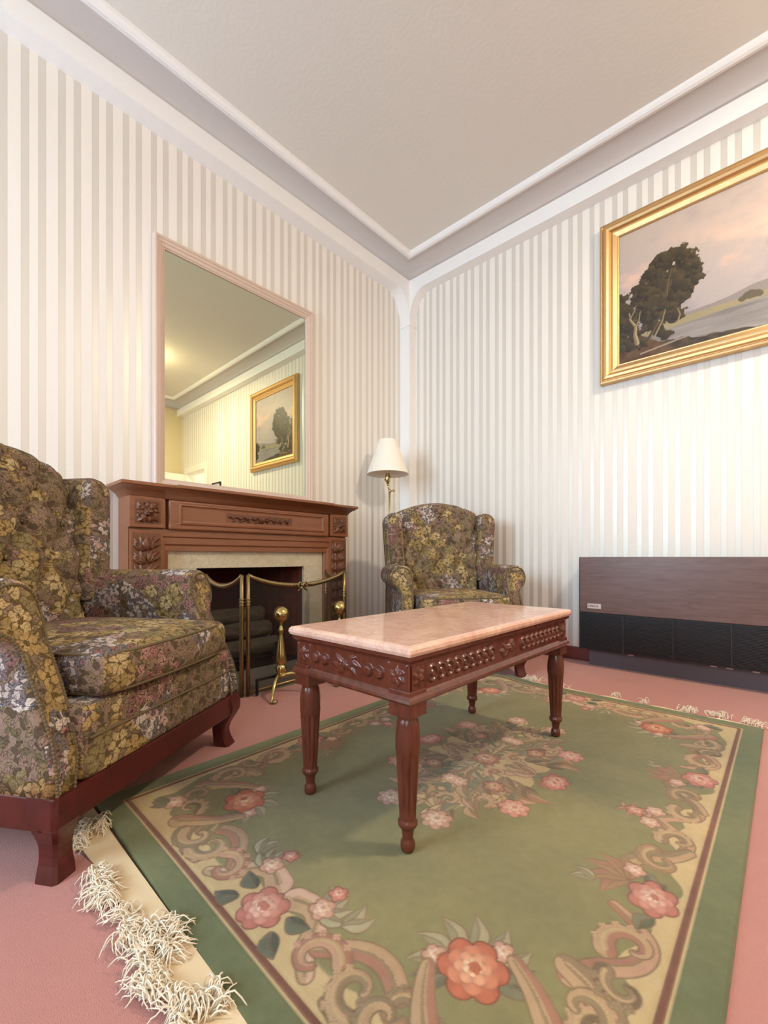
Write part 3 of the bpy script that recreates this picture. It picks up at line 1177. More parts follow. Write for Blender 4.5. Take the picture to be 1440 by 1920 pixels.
prof = [(0, 0.001), (0, 0.040), (0.006, 0.046), (0.016, 0.046), (0.020, 0.041), (0.034, 0.040), (0.038, 0.035), (0.052, 0.031), (0.056, 0.026), (0.062, 0.024), (0.062, 0.012)]
frame_rect(prof, my0, my1, mz0, mz1, lambda u, v, h: (h, u, v)).build('mirror_frame', M['mirrorframe'], mr)
MB().box(0.012, 0.020, my0 + 0.055, my1 - 0.055, mz0 + 0.055, mz1 - 0.055).build('mirror_glass', M['mirror'], mr)

# ------------------------------------------------------------------ painting
pt = thing('framed_painting', 'landscape oil painting of dark trees by water in a wide gilt frame', 'painting', (0, 0, 0))
px0, px1, pz0, pz1 = 1.680, 2.722, 1.829, 2.867
prof = [(0, 0.001), (0, 0.030), (0.005, 0.040), (0.014, 0.043), (0.021, 0.036), (0.024, 0.037), (0.030, 0.050), (0.044, 0.052), (0.056, 0.044),
        (0.066, 0.030), (0.070, 0.031), (0.078, 0.034), (0.086, 0.030), (0.102, 0.022), (0.107, 0.023), (0.112, 0.018), (0.112, 0.008)]
frame_rect(prof, px0, px1, pz0, pz1, lambda u, v, h: (u, -h, v)).build('picture_frame', M['gilt'], pt)


def paint_canvas():
    w, h = px1 - px0 - 0.21, pz1 - pz0 - 0.21
    cv = Cv(0, w, 0, h, 0.0028)
    X, Y = cv.X / w, cv.Y / h
    full = (slice(0, cv.ny), slice(0, cv.nx))
    hor = 0.22
    t = np.clip((Y - hor) / (1 - hor), 0, 1)
    sky = np.array((170, 160, 160.)) * (1 - t[..., None]) + np.array((196, 178, 166.)) * t[..., None]
    cl = fbm(X * 1.6, Y * 2.6, 2.6, 3, 5)
    sky += (smooth01(0.45, 0.75, cl) * np.exp(-((Y - 0.62) / 0.16) ** 2))[..., None] * np.array((40, 16, 4.))
    sky -= (smooth01(0.5, 0.8, fbm(X, Y * 1.6, 3, 9, 4)))[..., None] * np.array((34, 30, 16.))
    cv.c[:] = sky
    # hills
    hl = hor + 0.03 + 0.055 * np.exp(-((X - 0.86) / 0.18) ** 2) + 0.025 * (fbm(X, Y * 0, 8, 5) - 0.5)
    cv.comp(full, (Y - hl) * h, (140, 130, 128))
    land = hor - 0.02 + 0.03 * X + 0.02 * (fbm(X, Y * 0, 14, 6) - 0.5)
    cv.comp(full, (Y - land - 0.01) * h, (152, 140, 110))
    # water
    wat = np.array((140, 134, 132.)) + (fbm(X * 0.6, Y * 6, 6, 12, 3) - 0.5)[..., None] * 60
    cv.comp(full, (Y - (0.155 + 0.05 * X)) * h, wat)
    bank = 0.15 - 0.17 * X + 0.05 * (fbm(X, Y, 9, 15) - 0.5)
    dk = np.array((66, 56, 46.)) + (fbm(X, Y, 18, 16) - 0.5)[..., None] * np.array((70, 50, 34.))
    cv.comp(full, (Y - bank) * h, dk)
    sp = (Y - (0.21 - 0.75 * np.abs(X - 0.12))) * h
    cv.comp(full, sp, np.array((92, 66, 46.)) + (fbm(X, Y, 22, 30) - 0.5)[..., None] * 50)
    cv.comp(full, (np.abs(Y - (0.05 + 0.13 * (X - 0.2))) - 0.006) * h + np.where((X > 0.15) & (X < 0.45), 0, 1), (150, 136, 122))
    # far bush and field edge
    for (x, y, r) in ((0.78, 0.235, 0.035), (0.82, 0.225, 0.03), (0.745, 0.22, 0.022), (0.93, 0.24, 0.03)):
        cv.comp(full, (np.hypot(X - x, (Y - y) * 1.3) - r + 0.02 * (fbm(X, Y, 40, 8) - 0.5)) * w, (96, 88, 72))
    rr = random.Random(5)
    # trees: clumps of foliage
    tree = []
    for k in range(60):
        a, q = rr.uniform(0, 2 * pi), sqrt(rr.random())
        tree.append((0.315 + 0.165 * q * cos(a), 0.50 + 0.20 * q * sin(a) + 0.25 * (0.165 * q * cos(a)), rr.uniform(0.035, 0.075)))
    for k in range(24):
        tree.append((rr.uniform(0.17, 0.42), rr.uniform(0.25, 0.48), rr.uniform(0.04, 0.07)))
    for k in range(22):
        tree.append((rr.uniform(-0.01, 0.13), rr.uniform(0.16, 0.50), rr.uniform(0.03, 0.06)))
    for k in range(16):
        tree.append((rr.uniform(0.93, 1.02), rr.uniform(0.08, 0.30), rr.uniform(0.03, 0.05)))
    tree.append((0.50, 0.47, 0.04)); tree.append((0.475, 0.57, 0.05)); tree.append((0.40, 0.69, 0.05))
    for k in range(46):
        tree.append((rr.uniform(0.0, 0.40), rr.uniform(0.12, 0.34), rr.uniform(0.02, 0.05)))
    for k in range(150):
        a, q = rr.uniform(0, 2 * pi), 0.75 + 0.35 * rr.random()
        tree.append((0.325 + 0.17 * q * cos(a), 0.50 + 0.20 * q * sin(a) + 0.04 * q * cos(a), rr.uniform(0.010, 0.028)))
    rough = 0.07 * (fbm(X, Y, 40, 21, 4) - 0.5)
    tone = fbm(X, Y, 46, 23, 4)
    for (x, y, r) in tree:
        d = (np.hypot(X - x, Y - y) - r + rough) * w
        lit = np.clip(0.5 + (X - x) / r * 0.3 + (Y - y) / r * 0.35, 0, 1) * (0.4 + tone * 0.8)
        colr = np.array((44, 38, 32.)) * (1 - lit[..., None]) + np.array((92, 78, 50.)) * lit[..., None]
        cv.comp(full, d, colr)
    # trunks
    def trunk(pts, w0, w1, c):
        q = [(x * w, y * h) for x, y in pts]
        cv.stroke(q, w0, w1, c, tuple(v * 0.72 for v in c), 0.0)
    trunk([(0.13, 0.13), (0.115, 0.20), (0.12, 0.26), (0.085, 0.32), (0.075, 0.38)], 0.013, 0.003, (176, 154, 120))
    trunk([(0.12, 0.26), (0.14, 0.30), (0.15, 0.37)], 0.006, 0.002, (164, 142, 110))
    trunk([(0.078, 0.33), (0.11, 0.38), (0.12, 0.42)], 0.005, 0.002, (156, 136, 106))
    trunk([(0.24, 0.14), (0.29, 0.24), (0.31, 0.32)], 0.006, 0.003, (160, 138, 104))
    trunk([(0.20, 0.13), (0.25, 0.22), (0.28, 0.30)], 0.010, 0.004, (96, 80, 60))
    trunk([(0.385, 0.20), (0.40, 0.25), (0.385, 0.30)], 0.005, 0.002, (168, 148, 116))
    trunk([(0.32, 0.42), (0.325, 0.50), (0.35, 0.6)], 0.004, 0.002, (120, 104, 80))
    cv.z += 0.0008 * fbm(X, Y, 60, 40, 2)
    return cv


cv = paint_canvas()
me = cv.to_mesh('canvas', lambda X, Y, Z: np.stack([px0 + 0.105 + X, -0.012 - Z, pz0 + 0.105 + Y], 1))
link_obj('canvas', me, M['paint'], pt)
MB().box(px0 + 0.1, px1 - 0.1, -0.010, -0.001, pz0 + 0.1, pz1 - 0.1).build('backing_board', M['mantel'], pt)

# small dark frame further along the back wall (seen in the mirror)
sf = thing('small_picture_frame', 'small thin dark picture frame seen in the mirror beside the doorway', 'picture frame', (0, 0, 0))
frame_rect([(0, 0.001), (0, 0.02), (0.011, 0.02), (0.011, 0.004)], 3.60, 3.86, 1.50, 1.82, lambda u, v, h: (u, -h, v)).build('frame', M['iron'], sf)
MB().box(3.615, 3.845, -0.006, -0.001, 1.515, 1.805).build('mount', M['cove'], sf)

# ceiling lamp out of frame whose glow lies on the ceiling
cl = thing('ceiling_lamp', 'glass dome ceiling lamp on a brass plate, its glow showing in the mirror', 'lamp', (3.36, -1.12, 0))
MB().lathe([(0.09, CEIL - 0.03), (0.10, CEIL - 0.015), (0.10, CEIL)], n=32).build('ceiling_plate', M['brass'], cl)
P = []
for k in range(9):
    a = pi / 2 * k / 8
    P.append([(0.02 + 0.0 + 0.085 * sin(a) * cos(t), 0.085 * sin(a) * sin(t), CEIL - 0.03 - 0.055 * cos(a)) for t in np.linspace(0, 2 * pi, 25)[:-1]])
MB().grid(P, cv=True).build('glass_dome', M['dome'], cl)

# ------------------------------------------------------------------ floor lamp
fl = thing('floor_lamp', 'brass floor lamp with a cream cone shade behind the far armchair', 'lamp', (0.228, -0.508, 0))
MB().lathe([(0.13, 0), (0.13, 0.012), (0.11, 0.02), (0.04, 0.03), (0.016, 0.05)], n=32).build('base', M['brass'], fl)
MB().tube([(0.012, 0.01, 0.03), (0.012, 0.01, 0.7), (0.012, 0.01, 1.225)], 0.0085, 12).build('pole', M['pale_brass'], fl)
b = MB()
b.sphere((0.014, 0.012, 1.232), 0.013, 12, 8)
b.tube([(0.014, 0.012, 1.232), (0.036, 0.032, 1.236)], 0.006, 8).sphere((0.036, 0.032, 1.236), 0.010, 10, 8)
b.tube([(0.012, 0.01, 1.235), (0.002, 0.002, 1.265), (0, 0, 1.29)], 0.0055, 8)
b.sphere((0, 0, 1.285), 0.010, 10, 8)
b.build('swivel_joint', M['brass'], fl)
b = MB().lathe([(0.008, 1.285), (0.012, 1.30), (0.020, 1.312), (0.020, 1.36), (0.016, 1.37)], n=16)
b.tube([(0.026 * cos(a), 0.026 * sin(a) * 0.9, 1.335 + 0.02 * sin(a)) for a in np.linspace(0, 2 * pi, 17)[:-1]], 0.003, 6, closed=True)
b.build('socket', M['brass'], fl)
SZ0, SZ1, R0, R1 = 1.366, 1.640, 0.168, 0.074
P = []
for (r, z) in ((R0, SZ0), (R0 - 0.001, SZ0 + 0.004), (R1, SZ1 - 0.003), (R1 - 0.002, SZ1), (R1 - 0.004, SZ1 - 0.003), (R0 - 0.004, SZ0 + 0.004)):
    P.append([(r * cos(a), r * sin(a), z) for a in np.linspace(0, 2 * pi, 49)[:-1]])
b = MB().grid(P, cu=True, cv=True)
b.build('lamp_shade', M['shade'], fl)
b = MB()
for a in (0, 2 * pi / 3, 4 * pi / 3):
    b.tube([(0, 0, 1.60), ((R1 + 0.01) * cos(a), (R1 + 0.01) * sin(a), 1.605)], 0.0018, 5)
b.tube([(0, 0, 1.36), (0.035, 0, 1.42), (0.04, 0, 1.5), (0.0, 0, 1.60), (-0.04, 0, 1.5), (-0.035, 0, 1.42), (0, 0, 1.36)], 0.002, 5)
b.build('harp', M['brass'], fl)

# ------------------------------------------------------------------ heater
ht = thing('storage_heater', 'long low heater with brown woodgrain front and black grille by the back wall', 'heater', (0, 0, 0))
hx0, hx1, hy, hz0, hzm, hz1 = 1.590, 3.30, -0.17, 0.112, 0.350, 0.702
b = MB()
b.box(hx0, hx1, hy + 0.012, -0.004, hz0, hz1, 0.004)
b.build('cabinet', M['heaterblack'], ht)
b = MB().box(hx0 + 0.008, hx1 - 0.008, hy, hy + 0.014, hzm, hz1 - 0.002, 0.003)
wp = b.build('woodgrain_panel', M['laminate'], ht)
b = MB()
n = 30
for k in range(n):
    z = hz0 + 0.006 + (hzm - hz0 - 0.016) * k / (n - 1)
    b.box(hx0 + 0.01, hx1 - 0.01, hy + 0.002, hy + 0.013, z - 0.0018, z + 0.0018)
gr = b.build('grille', M['heaterblack'], ht)
for x in (1.851, 2.108, 2.369, 2.63, 2.89, 3.15):
    b = MB().box(x - 0.004, x + 0.004, hy, hy + 0.013, hz0 + 0.002, hzm - 0.002, 0.001)
    b.build('grille_divider', M['heaterblack'], gr)
b = MB().box(hx0 + 0.04, hx1 - 0.04, -0.085, -0.004, 0.0, hz0)
pl = b.build('plinth', M['heaterplinth'], ht)
for x in (1.86, 2.27, 2.34, 2.45):
    MB().box(x, x + 0.03, -0.092, -0.08, 0.092, 0.104, 0.001).build('plinth_clip', M['badge'], pl)
bd = MB().box(1.646, 1.727, hy - 0.003, hy + 0.002, 0.375, 0.406, 0.002).build('badge', M['badge'], wp)
tc = bpy.data.curves.new('badge_lettering', 'FONT')
tc.body = 'CREDA'
tc.size = 0.019
tc.extrude = 0.0004
tc.align_x = 'CENTER'
tc.align_y = 'CENTER'
tx = bpy.data.objects.new('badge_lettering', tc)
COL.objects.link(tx)
dg = bpy.context.evaluated_depsgraph_get()
tm = bpy.data.meshes.new_from_object(tx.evaluated_get(dg))
bpy.data.objects.remove(tx)
tm.transform(Matrix.Translation((1.682, hy - 0.0034, 0.391)) @ Matrix.Rotation(radians(90), 4, 'X'))
tm.materials.clear()
tl = link_obj('lettering', tm, M['ink'], wp)

# ------------------------------------------------------------------ coffee table
tb = thing('coffee_table', 'carved mahogany coffee table with a pink marble top on the green rug', 'table', (1.742, -1.862, 0.012))
tz = 0.488                               # marble top above the rug
hx, hyy = 0.228, 0.490
# marble
top = MB()
prof = [(-0.010, tz - 0.026), (-0.002, tz - 0.024), (0.002, tz - 0.016), (0.001, tz - 0.008), (-0.004, tz - 0.002), (-0.012, tz)]
P = []
for (e, z) in prof:
    P.append([(hx + e, -hyy - e, z), (hx + e, hyy + e, z), (-hx - e, hyy + e, z), (-hx - e, -hyy - e, z)])
top.grid(P, cv=True, smooth=False)
top.add(P[-1], [(0, 1, 2, 3)], False).add(P[0], [(3, 2, 1, 0)], False)
top.build('marble_top', M['pinkmarble'], tb)
# apron with mouldings
ax, ay = hx - 0.016, hyy - 0.016
za0, za1 = 0.352, tz - 0.026
prof = [(0.010, za1), (0.010, za1 - 0.008), (0.003, za1 - 0.014), (0.0, za1 - 0.018), (0.0, za0 + 0.024), (0.004, za0 + 0.020), (0.010, za0 + 0.012),
        (0.012, za0 + 0.006), (0.008, za0), (-0.03, za0)]
P = []
for (e, z) in prof:
    P.append([(ax + e, -ay - e, z), (ax + e, ay + e, z), (-ax - e, ay + e, z), (-ax - e, -ay - e, z)])
ap = MB().grid(P, cv=True, smooth=False)
ap.add(P[0], [(0, 1, 2, 3)], False)
ap = ap.build('apron', M['table'], tb)
zc = (za0 + 0.024 + za1 - 0.018) / 2
hh = (za1 - 0.018) - (za0 + 0.024)
# carving on the long sides: two runs of linked rings and a centre leaf, leaf blocks at the ends
L = 2 * ay - 0.01
cv = Cv(0, L, 0, hh, 0.0019)
Z3 = (0,) * 3
for c0 in (L / 2 - 0.245, L / 2 + 0.245):
    for k in range(9):
        x = c0 + (k - 4) * 0.036
        cv.spiral(x, hh / 2, 0.0175, 0.0175, 0, 2 * pi, 0.0045, 0.0045, Z3, Z3, 0.0065)
        cv.flower(x, hh / 2, 0.009, 8, [Z3], 0.006)
for x in (L / 2,):
    for a in (0, pi):
        cv.leaf(x, hh / 2, a, 0.055, 0.014, Z3, Z3, 0.006)
        cv.leaf(x, hh / 2, a + 0.5, 0.045, 0.009, Z3, Z3, 0.005)
        cv.leaf(x, hh / 2, a - 0.5, 0.045, 0.009, Z3, Z3, 0.005)
    cv.flower(x, hh / 2, 0.014, 6, [Z3, Z3], 0.007)
for x in (0.028, L - 0.028):
    for k in range(6):
        cv.leaf(x, hh / 2, k * pi / 3 + pi / 6, 0.026, 0.008, Z3, Z3, 0.006)
    cv.flower(x, hh / 2, 0.010, 6, [Z3], 0.008)
    for sg in (-0.027, 0.027):
        cv.stroke([(x + sg, 0.004), (x + sg, hh - 0.004)], 0.002, 0.002, Z3, Z3, 0.004)
for sg in (1, -1):
    me = cv.to_mesh('ring_carving', (lambda X, Y, Z, sg=sg: np.stack([sg * (ax + 0.0003 + Z), sg * (X - L / 2), zc - hh / 2 + Y], 1)), color=False)
    link_obj('ring_carving', me, M['table'], ap)
L2 = 2 * ax - 0.01
cv = Cv(0, L2, 0, hh, 0.0019)
for x in (-0.120, -0.083, 0.083, 0.120):
    cv.flower(L2 / 2 + x, hh / 2, 0.0165, 24, [Z3], 0.010)
for a in (0, pi):
    for da in (-0.55, 0, 0.55):
        cv.leaf(L2 / 2, hh / 2, a + da, 0.058 - 0.02 * abs(da), 0.010, Z3, Z3, 0.006)
cv.flower(L2 / 2, hh / 2, 0.014, 6, [Z3, Z3], 0.007)
for x in (0.030, L2 - 0.030):
    for k in range(6):
        cv.leaf(x, hh / 2, k * pi / 3 + pi / 6, 0.026, 0.008, Z3, Z3, 0.006)
    for sg in (-0.027, 0.027):
        cv.stroke([(x + sg, 0.004), (x + sg, hh - 0.004)], 0.002, 0.002, Z3, Z3, 0.004)
for sg in (1, -1):
    me = cv.to_mesh('boss_carving', (lambda X, Y, Z, sg=sg: np.stack([sg * (L2 / 2 - X), sg * (ay + 0.0003 + Z), zc - hh / 2 + Y], 1)), color=False)
    link_obj('boss_carving', me, M['table'], ap)
# legs
def flute(z, a):
    if 0.085 < z < 0.235:
        f = min(1, (z - 0.085) / 0.01, (0.235 - z) / 0.012)
        return 0.17 * f * (0.5 + 0.5 * cos(10 * a)) ** 1.5
    if 0.240 < z < 0.285:
        return 0.05 * (0.5 + 0.5 * cos(6 * a + (z - 0.24) * 60))
    return 0.0


prof = [(0.0145, 0.0), (0.0165, 0.004), (0.0175, 0.012), (0.0165, 0.022), (0.0130, 0.028), (0.0125, 0.032), (0.0150, 0.048), (0.0165, 0.056),
        (0.0215, 0.058), (0.0235, 0.063), (0.0235, 0.070), (0.0205, 0.074), (0.0200, 0.078), (0.0205, 0.086)]
prof += [(0.0205 + 0.008 * t, 0.09 + 0.145 * t) for t in np.linspace(0, 1, 14)]
prof += [(0.0295, 0.240), (0.0305, 0.255), (0.0305, 0.270), (0.0295, 0.284), (0.0270, 0.298), (0.0255, 0.306), (0.0235, 0.311), (0.0225, 0.316), (0.027, 0.318), (0.027, 0.322)]
for (sx, sy) in ((1, -1), (-1, -1), (1, 1), (-1, 1)):
    b = MB().lathe(prof, sx * (ax - 0.027), sy * (ay - 0.027), 0, 100, flute)
    cx, cy = sx * (ax - 0.027), sy * (ay - 0.027)
    b.box(cx - 0.032, cx + 0.032, cy - 0.032, cy + 0.032, 0.320, za0 + 0.03, 0.002)
    b.build('leg', M['table'], tb)

# ------------------------------------------------------------------ rug
RX0, RX1, RY0, RY1 = 1.135, 2.515, -2.765, -0.765
RCX, RCY, RHX, RHY = (RX0 + RX1) / 2, (RY0 + RY1) / 2, (RX1 - RX0) / 2, (RY1 - RY0) / 2


def paint_rug():
    """one quarter of the rug; the pattern mirrors about both middles"""
    res = 0.0026
    cv = Cv(0, RHX, 0, RHY, res)
    U, V = cv.X, cv.Y
    rq = random.Random(21)
    full = (slice(0, cv.ny), slice(0, cv.nx))
    G = (142, 137, 94)
    cv.c[:] = np.array(G, float)
    CREAM, CREAM2 = (206, 182, 134), (198, 172, 126)
    TAN, TAN2, ROSE, ROSE2 = (190, 158, 122), (168, 134, 102), (194, 154, 126), (172, 124, 102)
    OLD, OLD2 = (152, 130, 100), (128, 108, 84)
    LF, LF2, LG, LG2 = (130, 128, 102), (106, 108, 86), (172, 164, 132), (150, 144, 112)
    LINE = (138, 114, 86)
    PINK = [(188, 120, 106), (204, 142, 126), (216, 166, 148), (226, 190, 168)]
    CORAL = [(186, 106, 80), (204, 130, 100), (218, 156, 124), (230, 190, 152)]
    BLUSH = [(194, 150, 128), (212, 176, 154), (224, 198, 174)]
    cv.groove = 0.0012
    e = np.minimum(RHX - U, RHY - V)                     # distance from the rug edge

    def leaf(u, v, a, L, W, c1, c2, h=0.0016):
        cv.groove = 0.0
        cv.leaf(u - 0.003 * cos(a), v - 0.003 * sin(a), a, L + 0.006, W + 0.0028, LINE, LINE)
        cv.groove = 0.0010
        cv.leaf(u, v, a, L, W, c1, c2, h)
        cv.groove = 0.0
        cv.stroke([(u, v), (u + 0.5 * L * cos(a) - 0.10 * L * sin(a), v + 0.5 * L * sin(a) + 0.10 * L * cos(a)), (u + 0.9 * L * cos(a), v + 0.9 * L * sin(a))],
                  0.0012, 0.0008, LINE, LINE)

    def stroke(pts, w0, w1, c1, c2, h=0.0016, mid=None):
        # smooth the control points
        p = np.asarray(pts, float)
        for _ in range(3):
            q = [p[0]]
            for k in range(len(p) - 1):
                q += [0.75 * p[k] + 0.25 * p[k + 1], 0.25 * p[k] + 0.75 * p[k + 1]]
            p = np.array(q + [p[-1]])
        cv.groove = 0.0
        cv.stroke(p, w0 + 0.0028, w1 + 0.0028, LINE, LINE, 0, None if mid is None else mid + 0.0028)
        cv.groove = 0.0010
        cv.stroke(p, w0, w1, c1, c2, h, mid)
        cv.groove = 0.0
        cv.stroke(p, w0 * 0.25, w1 * 0.25, TAN, OLD, 0, None if mid is None else mid * 0.25)

    def flower(u, v, r, n, cols, rot=0.0, sq=1.0):
        cv.groove = 0.0
        cv.flower(u, v, r + 0.003, n, [tuple(0.72 * x for x in cols[0])], 0, rot, sq)
        cv.groove = 0.0010
        cv.flower(u, v, r, n, cols, 0.0018, rot, sq)
        # an open heart
        cv.groove = 0.0
        cv.flower(u + r * 0.08, v, r * 0.20, 5, [cols[0]], 0, rot)

    def volute(x, y, r, a0, turn, c1, c2, wd=0.015):
        t = np.linspace(0, 1, 40)
        a, rr_ = a0 + turn * t, r * (1 - 0.80 * t)
        p = np.stack([x + rr_ * np.cos(a), y + rr_ * np.sin(a)], 1)
        cv.groove = 0.0
        cv.stroke(p, wd + 0.003, 0.008, LINE, LINE)
        cv.groove = 0.0010
        cv.stroke(p, wd, 0.005, c1, c2, 0.0016)
        cv.groove = 0.0
        cv.stroke(p[:30], wd * 0.30, 0.001, CREAM2, TAN)
        # lobes along the back of the scroll
        for k in range(4, 22, 4):
            tx, ty = np.cos(a[k]), np.sin(a[k])
            cv.flower(x + (rr_[k] + wd * 0.8) * tx, y + (rr_[k] + wd * 0.8) * ty, 0.008, 4, [c1], 0.001)

    # cream border ground with a wavy inner edge
    wave = 0.135 + 0.020 * np.sin(V * 15 + 0.6) + 0.018 * np.sin(U * 19 + 0.4) + 0.010 * np.sin(V * 43 + U * 31) + 0.02 * (fbm(U, V, 16, 91, 3) - 0.5)
    cv.comp(full, e - wave, CREAM, 0.0)
    cu, cvv = RHX - 0.32, RHY - 0.302
    d = np.hypot(U - (RHX - 0.245), V - (RHY - 0.235)) - 0.095 - 0.012 * np.sin(5 * np.arctan2(V - RHY + 0.235, U - RHX + 0.235))
    cv.comp(full, np.maximum(d, 0.085 - e), G)
    # outer green band with the brown stripe
    cv.groove = 0.0016
    cv.comp(full, e - 0.083, CREAM2)
    cv.comp(full, e - 0.079, (132, 88, 70))
    cv.comp(full, e - 0.067, CREAM)
    cv.comp(full, e - 0.062, (120, 126, 87))
    # ---- long side border
    uE = RHX - 0.135
    stroke([(uE - 0.05, 0.0), (uE - 0.02, 0.03), (uE + 0.03, 0.06), (uE + 0.03, 0.12), (uE - 0.01, 0.16)], 0.016, 0.010, ROSE, TAN2)
    stroke([(uE + 0.035, 0.11), (uE + 0.01, 0.16), (uE - 0.04, 0.19), (uE - 0.06, 0.23)], 0.012, 0.018, TAN, OLD)
    volute(uE + 0.010, 0.075, 0.040, 2.6, 5.0, TAN, OLD)
    volute(uE - 0.005, 0.185, 0.044, -2.2, -5.2, OLD, TAN2, 0.017)
    stroke([(uE - 0.05, 0.39), (uE - 0.01, 0.41), (uE + 0.03, 0.45), (uE + 0.02, 0.51), (uE - 0.03, 0.55), (uE - 0.06, 0.60)], 0.010, 0.020, ROSE, ROSE2)
    stroke([(uE - 0.07, 0.585), (uE - 0.02, 0.60), (uE + 0.02, 0.64), (uE - 0.0, 0.70), (uE - 0.05, 0.73)], 0.020, 0.008, OLD, TAN, 0.0016, 0.024)
    volute(uE + 0.002, 0.475, 0.048, 2.4, 5.0, TAN, ROSE2, 0.018)
    volute(uE + 0.012, 0.565, 0.036, -2.8, -4.6, OLD, OLD2, 0.014)
    volute(uE + 0.004, 0.655, 0.040, 1.6, 4.8, TAN, OLD2, 0.016)
    for (u, v, a, L_, W_) in ((uE + 0.015, 0.262, 1.9, 0.06, 0.015), (uE + 0.015, 0.375, 1.9, 0.055, 0.015), (uE - 0.005, 0.285, -2.2, 0.05, 0.013)):
        leaf(u, v, a, L_, W_, LF, LF2)
    for (a, L_) in ((2.0, 0.085), (2.5, 0.10), (pi, 0.095), (3.7, 0.09), (4.3, 0.075)):
        leaf(uE - 0.045, 0.295, a, L_, 0.015, ROSE2, TAN2)
    for a in (2.7, 3.4):
        leaf(uE - 0.10, 0.345, a, 0.05, 0.011, LG, LG2)
    flower(uE + 0.003, 0.322, 0.045, 6, PINK, 0.3, 1.15)
    flower(uE - 0.045, 0.255, 0.022, 5, BLUSH)
    # middle of the long side
    for a in (2.1, 2.6, pi, 3.7, 4.2):
        leaf(RHX - 0.205, 0.030 * (a - pi), a, 0.085, 0.015, ROSE, TAN2)
    flower(RHX - 0.195, 0.034, 0.024, 5, BLUSH)
    flower(RHX - 0.235, 0.0, 0.026, 6, [(190, 130, 108), (214, 170, 142)])
    # ---- short side border
    vE = RHY - 0.135
    stroke([(0.03, vE - 0.055), (0.07, vE - 0.07), (0.11, vE - 0.05), (0.13, vE - 0.0), (0.175, vE + 0.03)], 0.030, 0.012, BLUSH[1], TAN)
    stroke([(0.15, vE - 0.01), (0.20, vE - 0.065), (0.26, vE - 0.08), (0.31, vE - 0.05)], 0.010, 0.016, TAN, ROSE2, 0.0016, 0.020)
    stroke([(0.23, vE + 0.035), (0.29, vE + 0.04), (0.35, vE + 0.01), (0.375, vE - 0.05)], 0.008, 0.016, OLD, TAN2)
    volute(0.160, vE + 0.004, 0.052, -0.6, -5.0, ROSE, ROSE2, 0.017)
    volute(0.255, vE - 0.012, 0.048, 0.9, 5.2, TAN, OLD, 0.016)
    volute(0.330, vE - 0.030, 0.036, -1.2, -4.6, OLD, TAN2, 0.013)
    for (u, v, a) in ((0.060, vE + 0.022, 0.5), (0.055, vE - 0.015, -0.3)):
        leaf(u, v, a, 0.055, 0.018, (110, 112, 94), (92, 96, 82))
    flower(0.0, vE + 0.002, 0.050, 6, PINK, 0.2)
    for a in (-1.3, -0.8, -2.0, -0.3):
        leaf(0.085, vE - 0.065, a, 0.070, 0.013, LG, LG2)
    flower(0.088, vE - 0.075, 0.026, 5, BLUSH)
    flower(0.082, vE - 0.122, 0.019, 5, PINK[:2] + [(222, 192, 172)])
    for a in (-1.6, -1.0):
        leaf(0.145, vE - 0.075, a, 0.065, 0.014, LG, LG2)
    # ---- corner rose with pale leaves and twin volutes
    for da in (-1.35, -0.85, -0.3, 0.3, 0.85, 1.35):
        a = pi + pi / 4 + da
        leaf(cu + 0.034 * cos(a), cvv + 0.034 * sin(a), a, 0.078, 0.016, LG, LG2)
    for sg in (-1, 1):
        for dq, L_ in ((1.15, 0.10), (1.5, 0.085)):
            a = pi / 4 + sg * dq
            leaf(cu + 0.02 * cos(a), cvv + 0.02 * sin(a), a, L_, 0.013, LF, LF2)
        qn = pi / 4 + sg * 2.0
        flower(cu + 0.066 * cos(qn), cvv + 0.066 * sin(qn), 0.021, 5, BLUSH)
    stroke([(cu - 0.060, cvv + 0.045), (cu - 0.035, cvv + 0.09), (cu - 0.0, cvv + 0.13), (cu + 0.04, cvv + 0.165)], 0.010, 0.028, ROSE2, TAN)
    stroke([(cu + 0.045, cvv - 0.060), (cu + 0.09, cvv - 0.035), (cu + 0.13, cvv - 0.0), (cu + 0.165, cvv + 0.04)], 0.010, 0.028, ROSE2, TAN)
    volute(cu - 0.055, cvv + 0.158, 0.050, 0.4, 5.0, OLD, TAN, 0.018)
    volute(cu + 0.158, cvv - 0.055, 0.050, 1.2, -5.0, OLD, TAN, 0.018)
    volute(cu + 0.080, cvv + 0.122, 0.038, 3.4, 5.0, TAN, OLD2, 0.014)
    volute(cu + 0.128, cvv + 0.072, 0.036, 1.3, -5.0, OLD, TAN2, 0.013)
    flower(cu, cvv, 0.058, 6, CORAL, 0.5)
    flower(cu + 0.140, cvv + 0.140, 0.034, 6, BLUSH, 0.1)
    for a in (0.2, 1.3, 0.75):
        leaf(cu + 0.15, cvv + 0.15, a, 0.05, 0.013, LF, LF2)
    # ---- centre medallion: a dense oval bouquet with a ragged edge
    d = np.hypot(U / 0.185, V / 0.355) - 1 + 0.30 * (fbm(U, V, 14, 33, 3) - 0.5)
    cv.groove = 0.0
    cv.comp(full, d * 0.2, CREAM2)
    pal = [(TAN, OLD), (LG, LG2), (LF, LG2), (ROSE, TAN2), (OLD, OLD2), (LG, LF), (ROSE2, TAN), (CREAM, TAN)]
    for k in range(66):
        th = rq.uniform(0.0, pi / 2)
        q_ = (0.25 + 0.78 * sqrt(rq.random())) if k < 46 else rq.uniform(0.12, 0.6)
        u, v = 0.195 * q_ * cos(th), 0.37 * q_ * sin(th)
        c1, c2 = rq.choice(pal)
        leaf(u, v, atan2(v, u * 1.6 + 0.01) + rq.uniform(-0.7, 0.7), rq.uniform(0.055, 0.095), rq.uniform(0.011, 0.018), c1, c2, 0.0018)
    volute(0.075, 0.065, 0.036, 2.0, 5.0, TAN, ROSE2, 0.012)
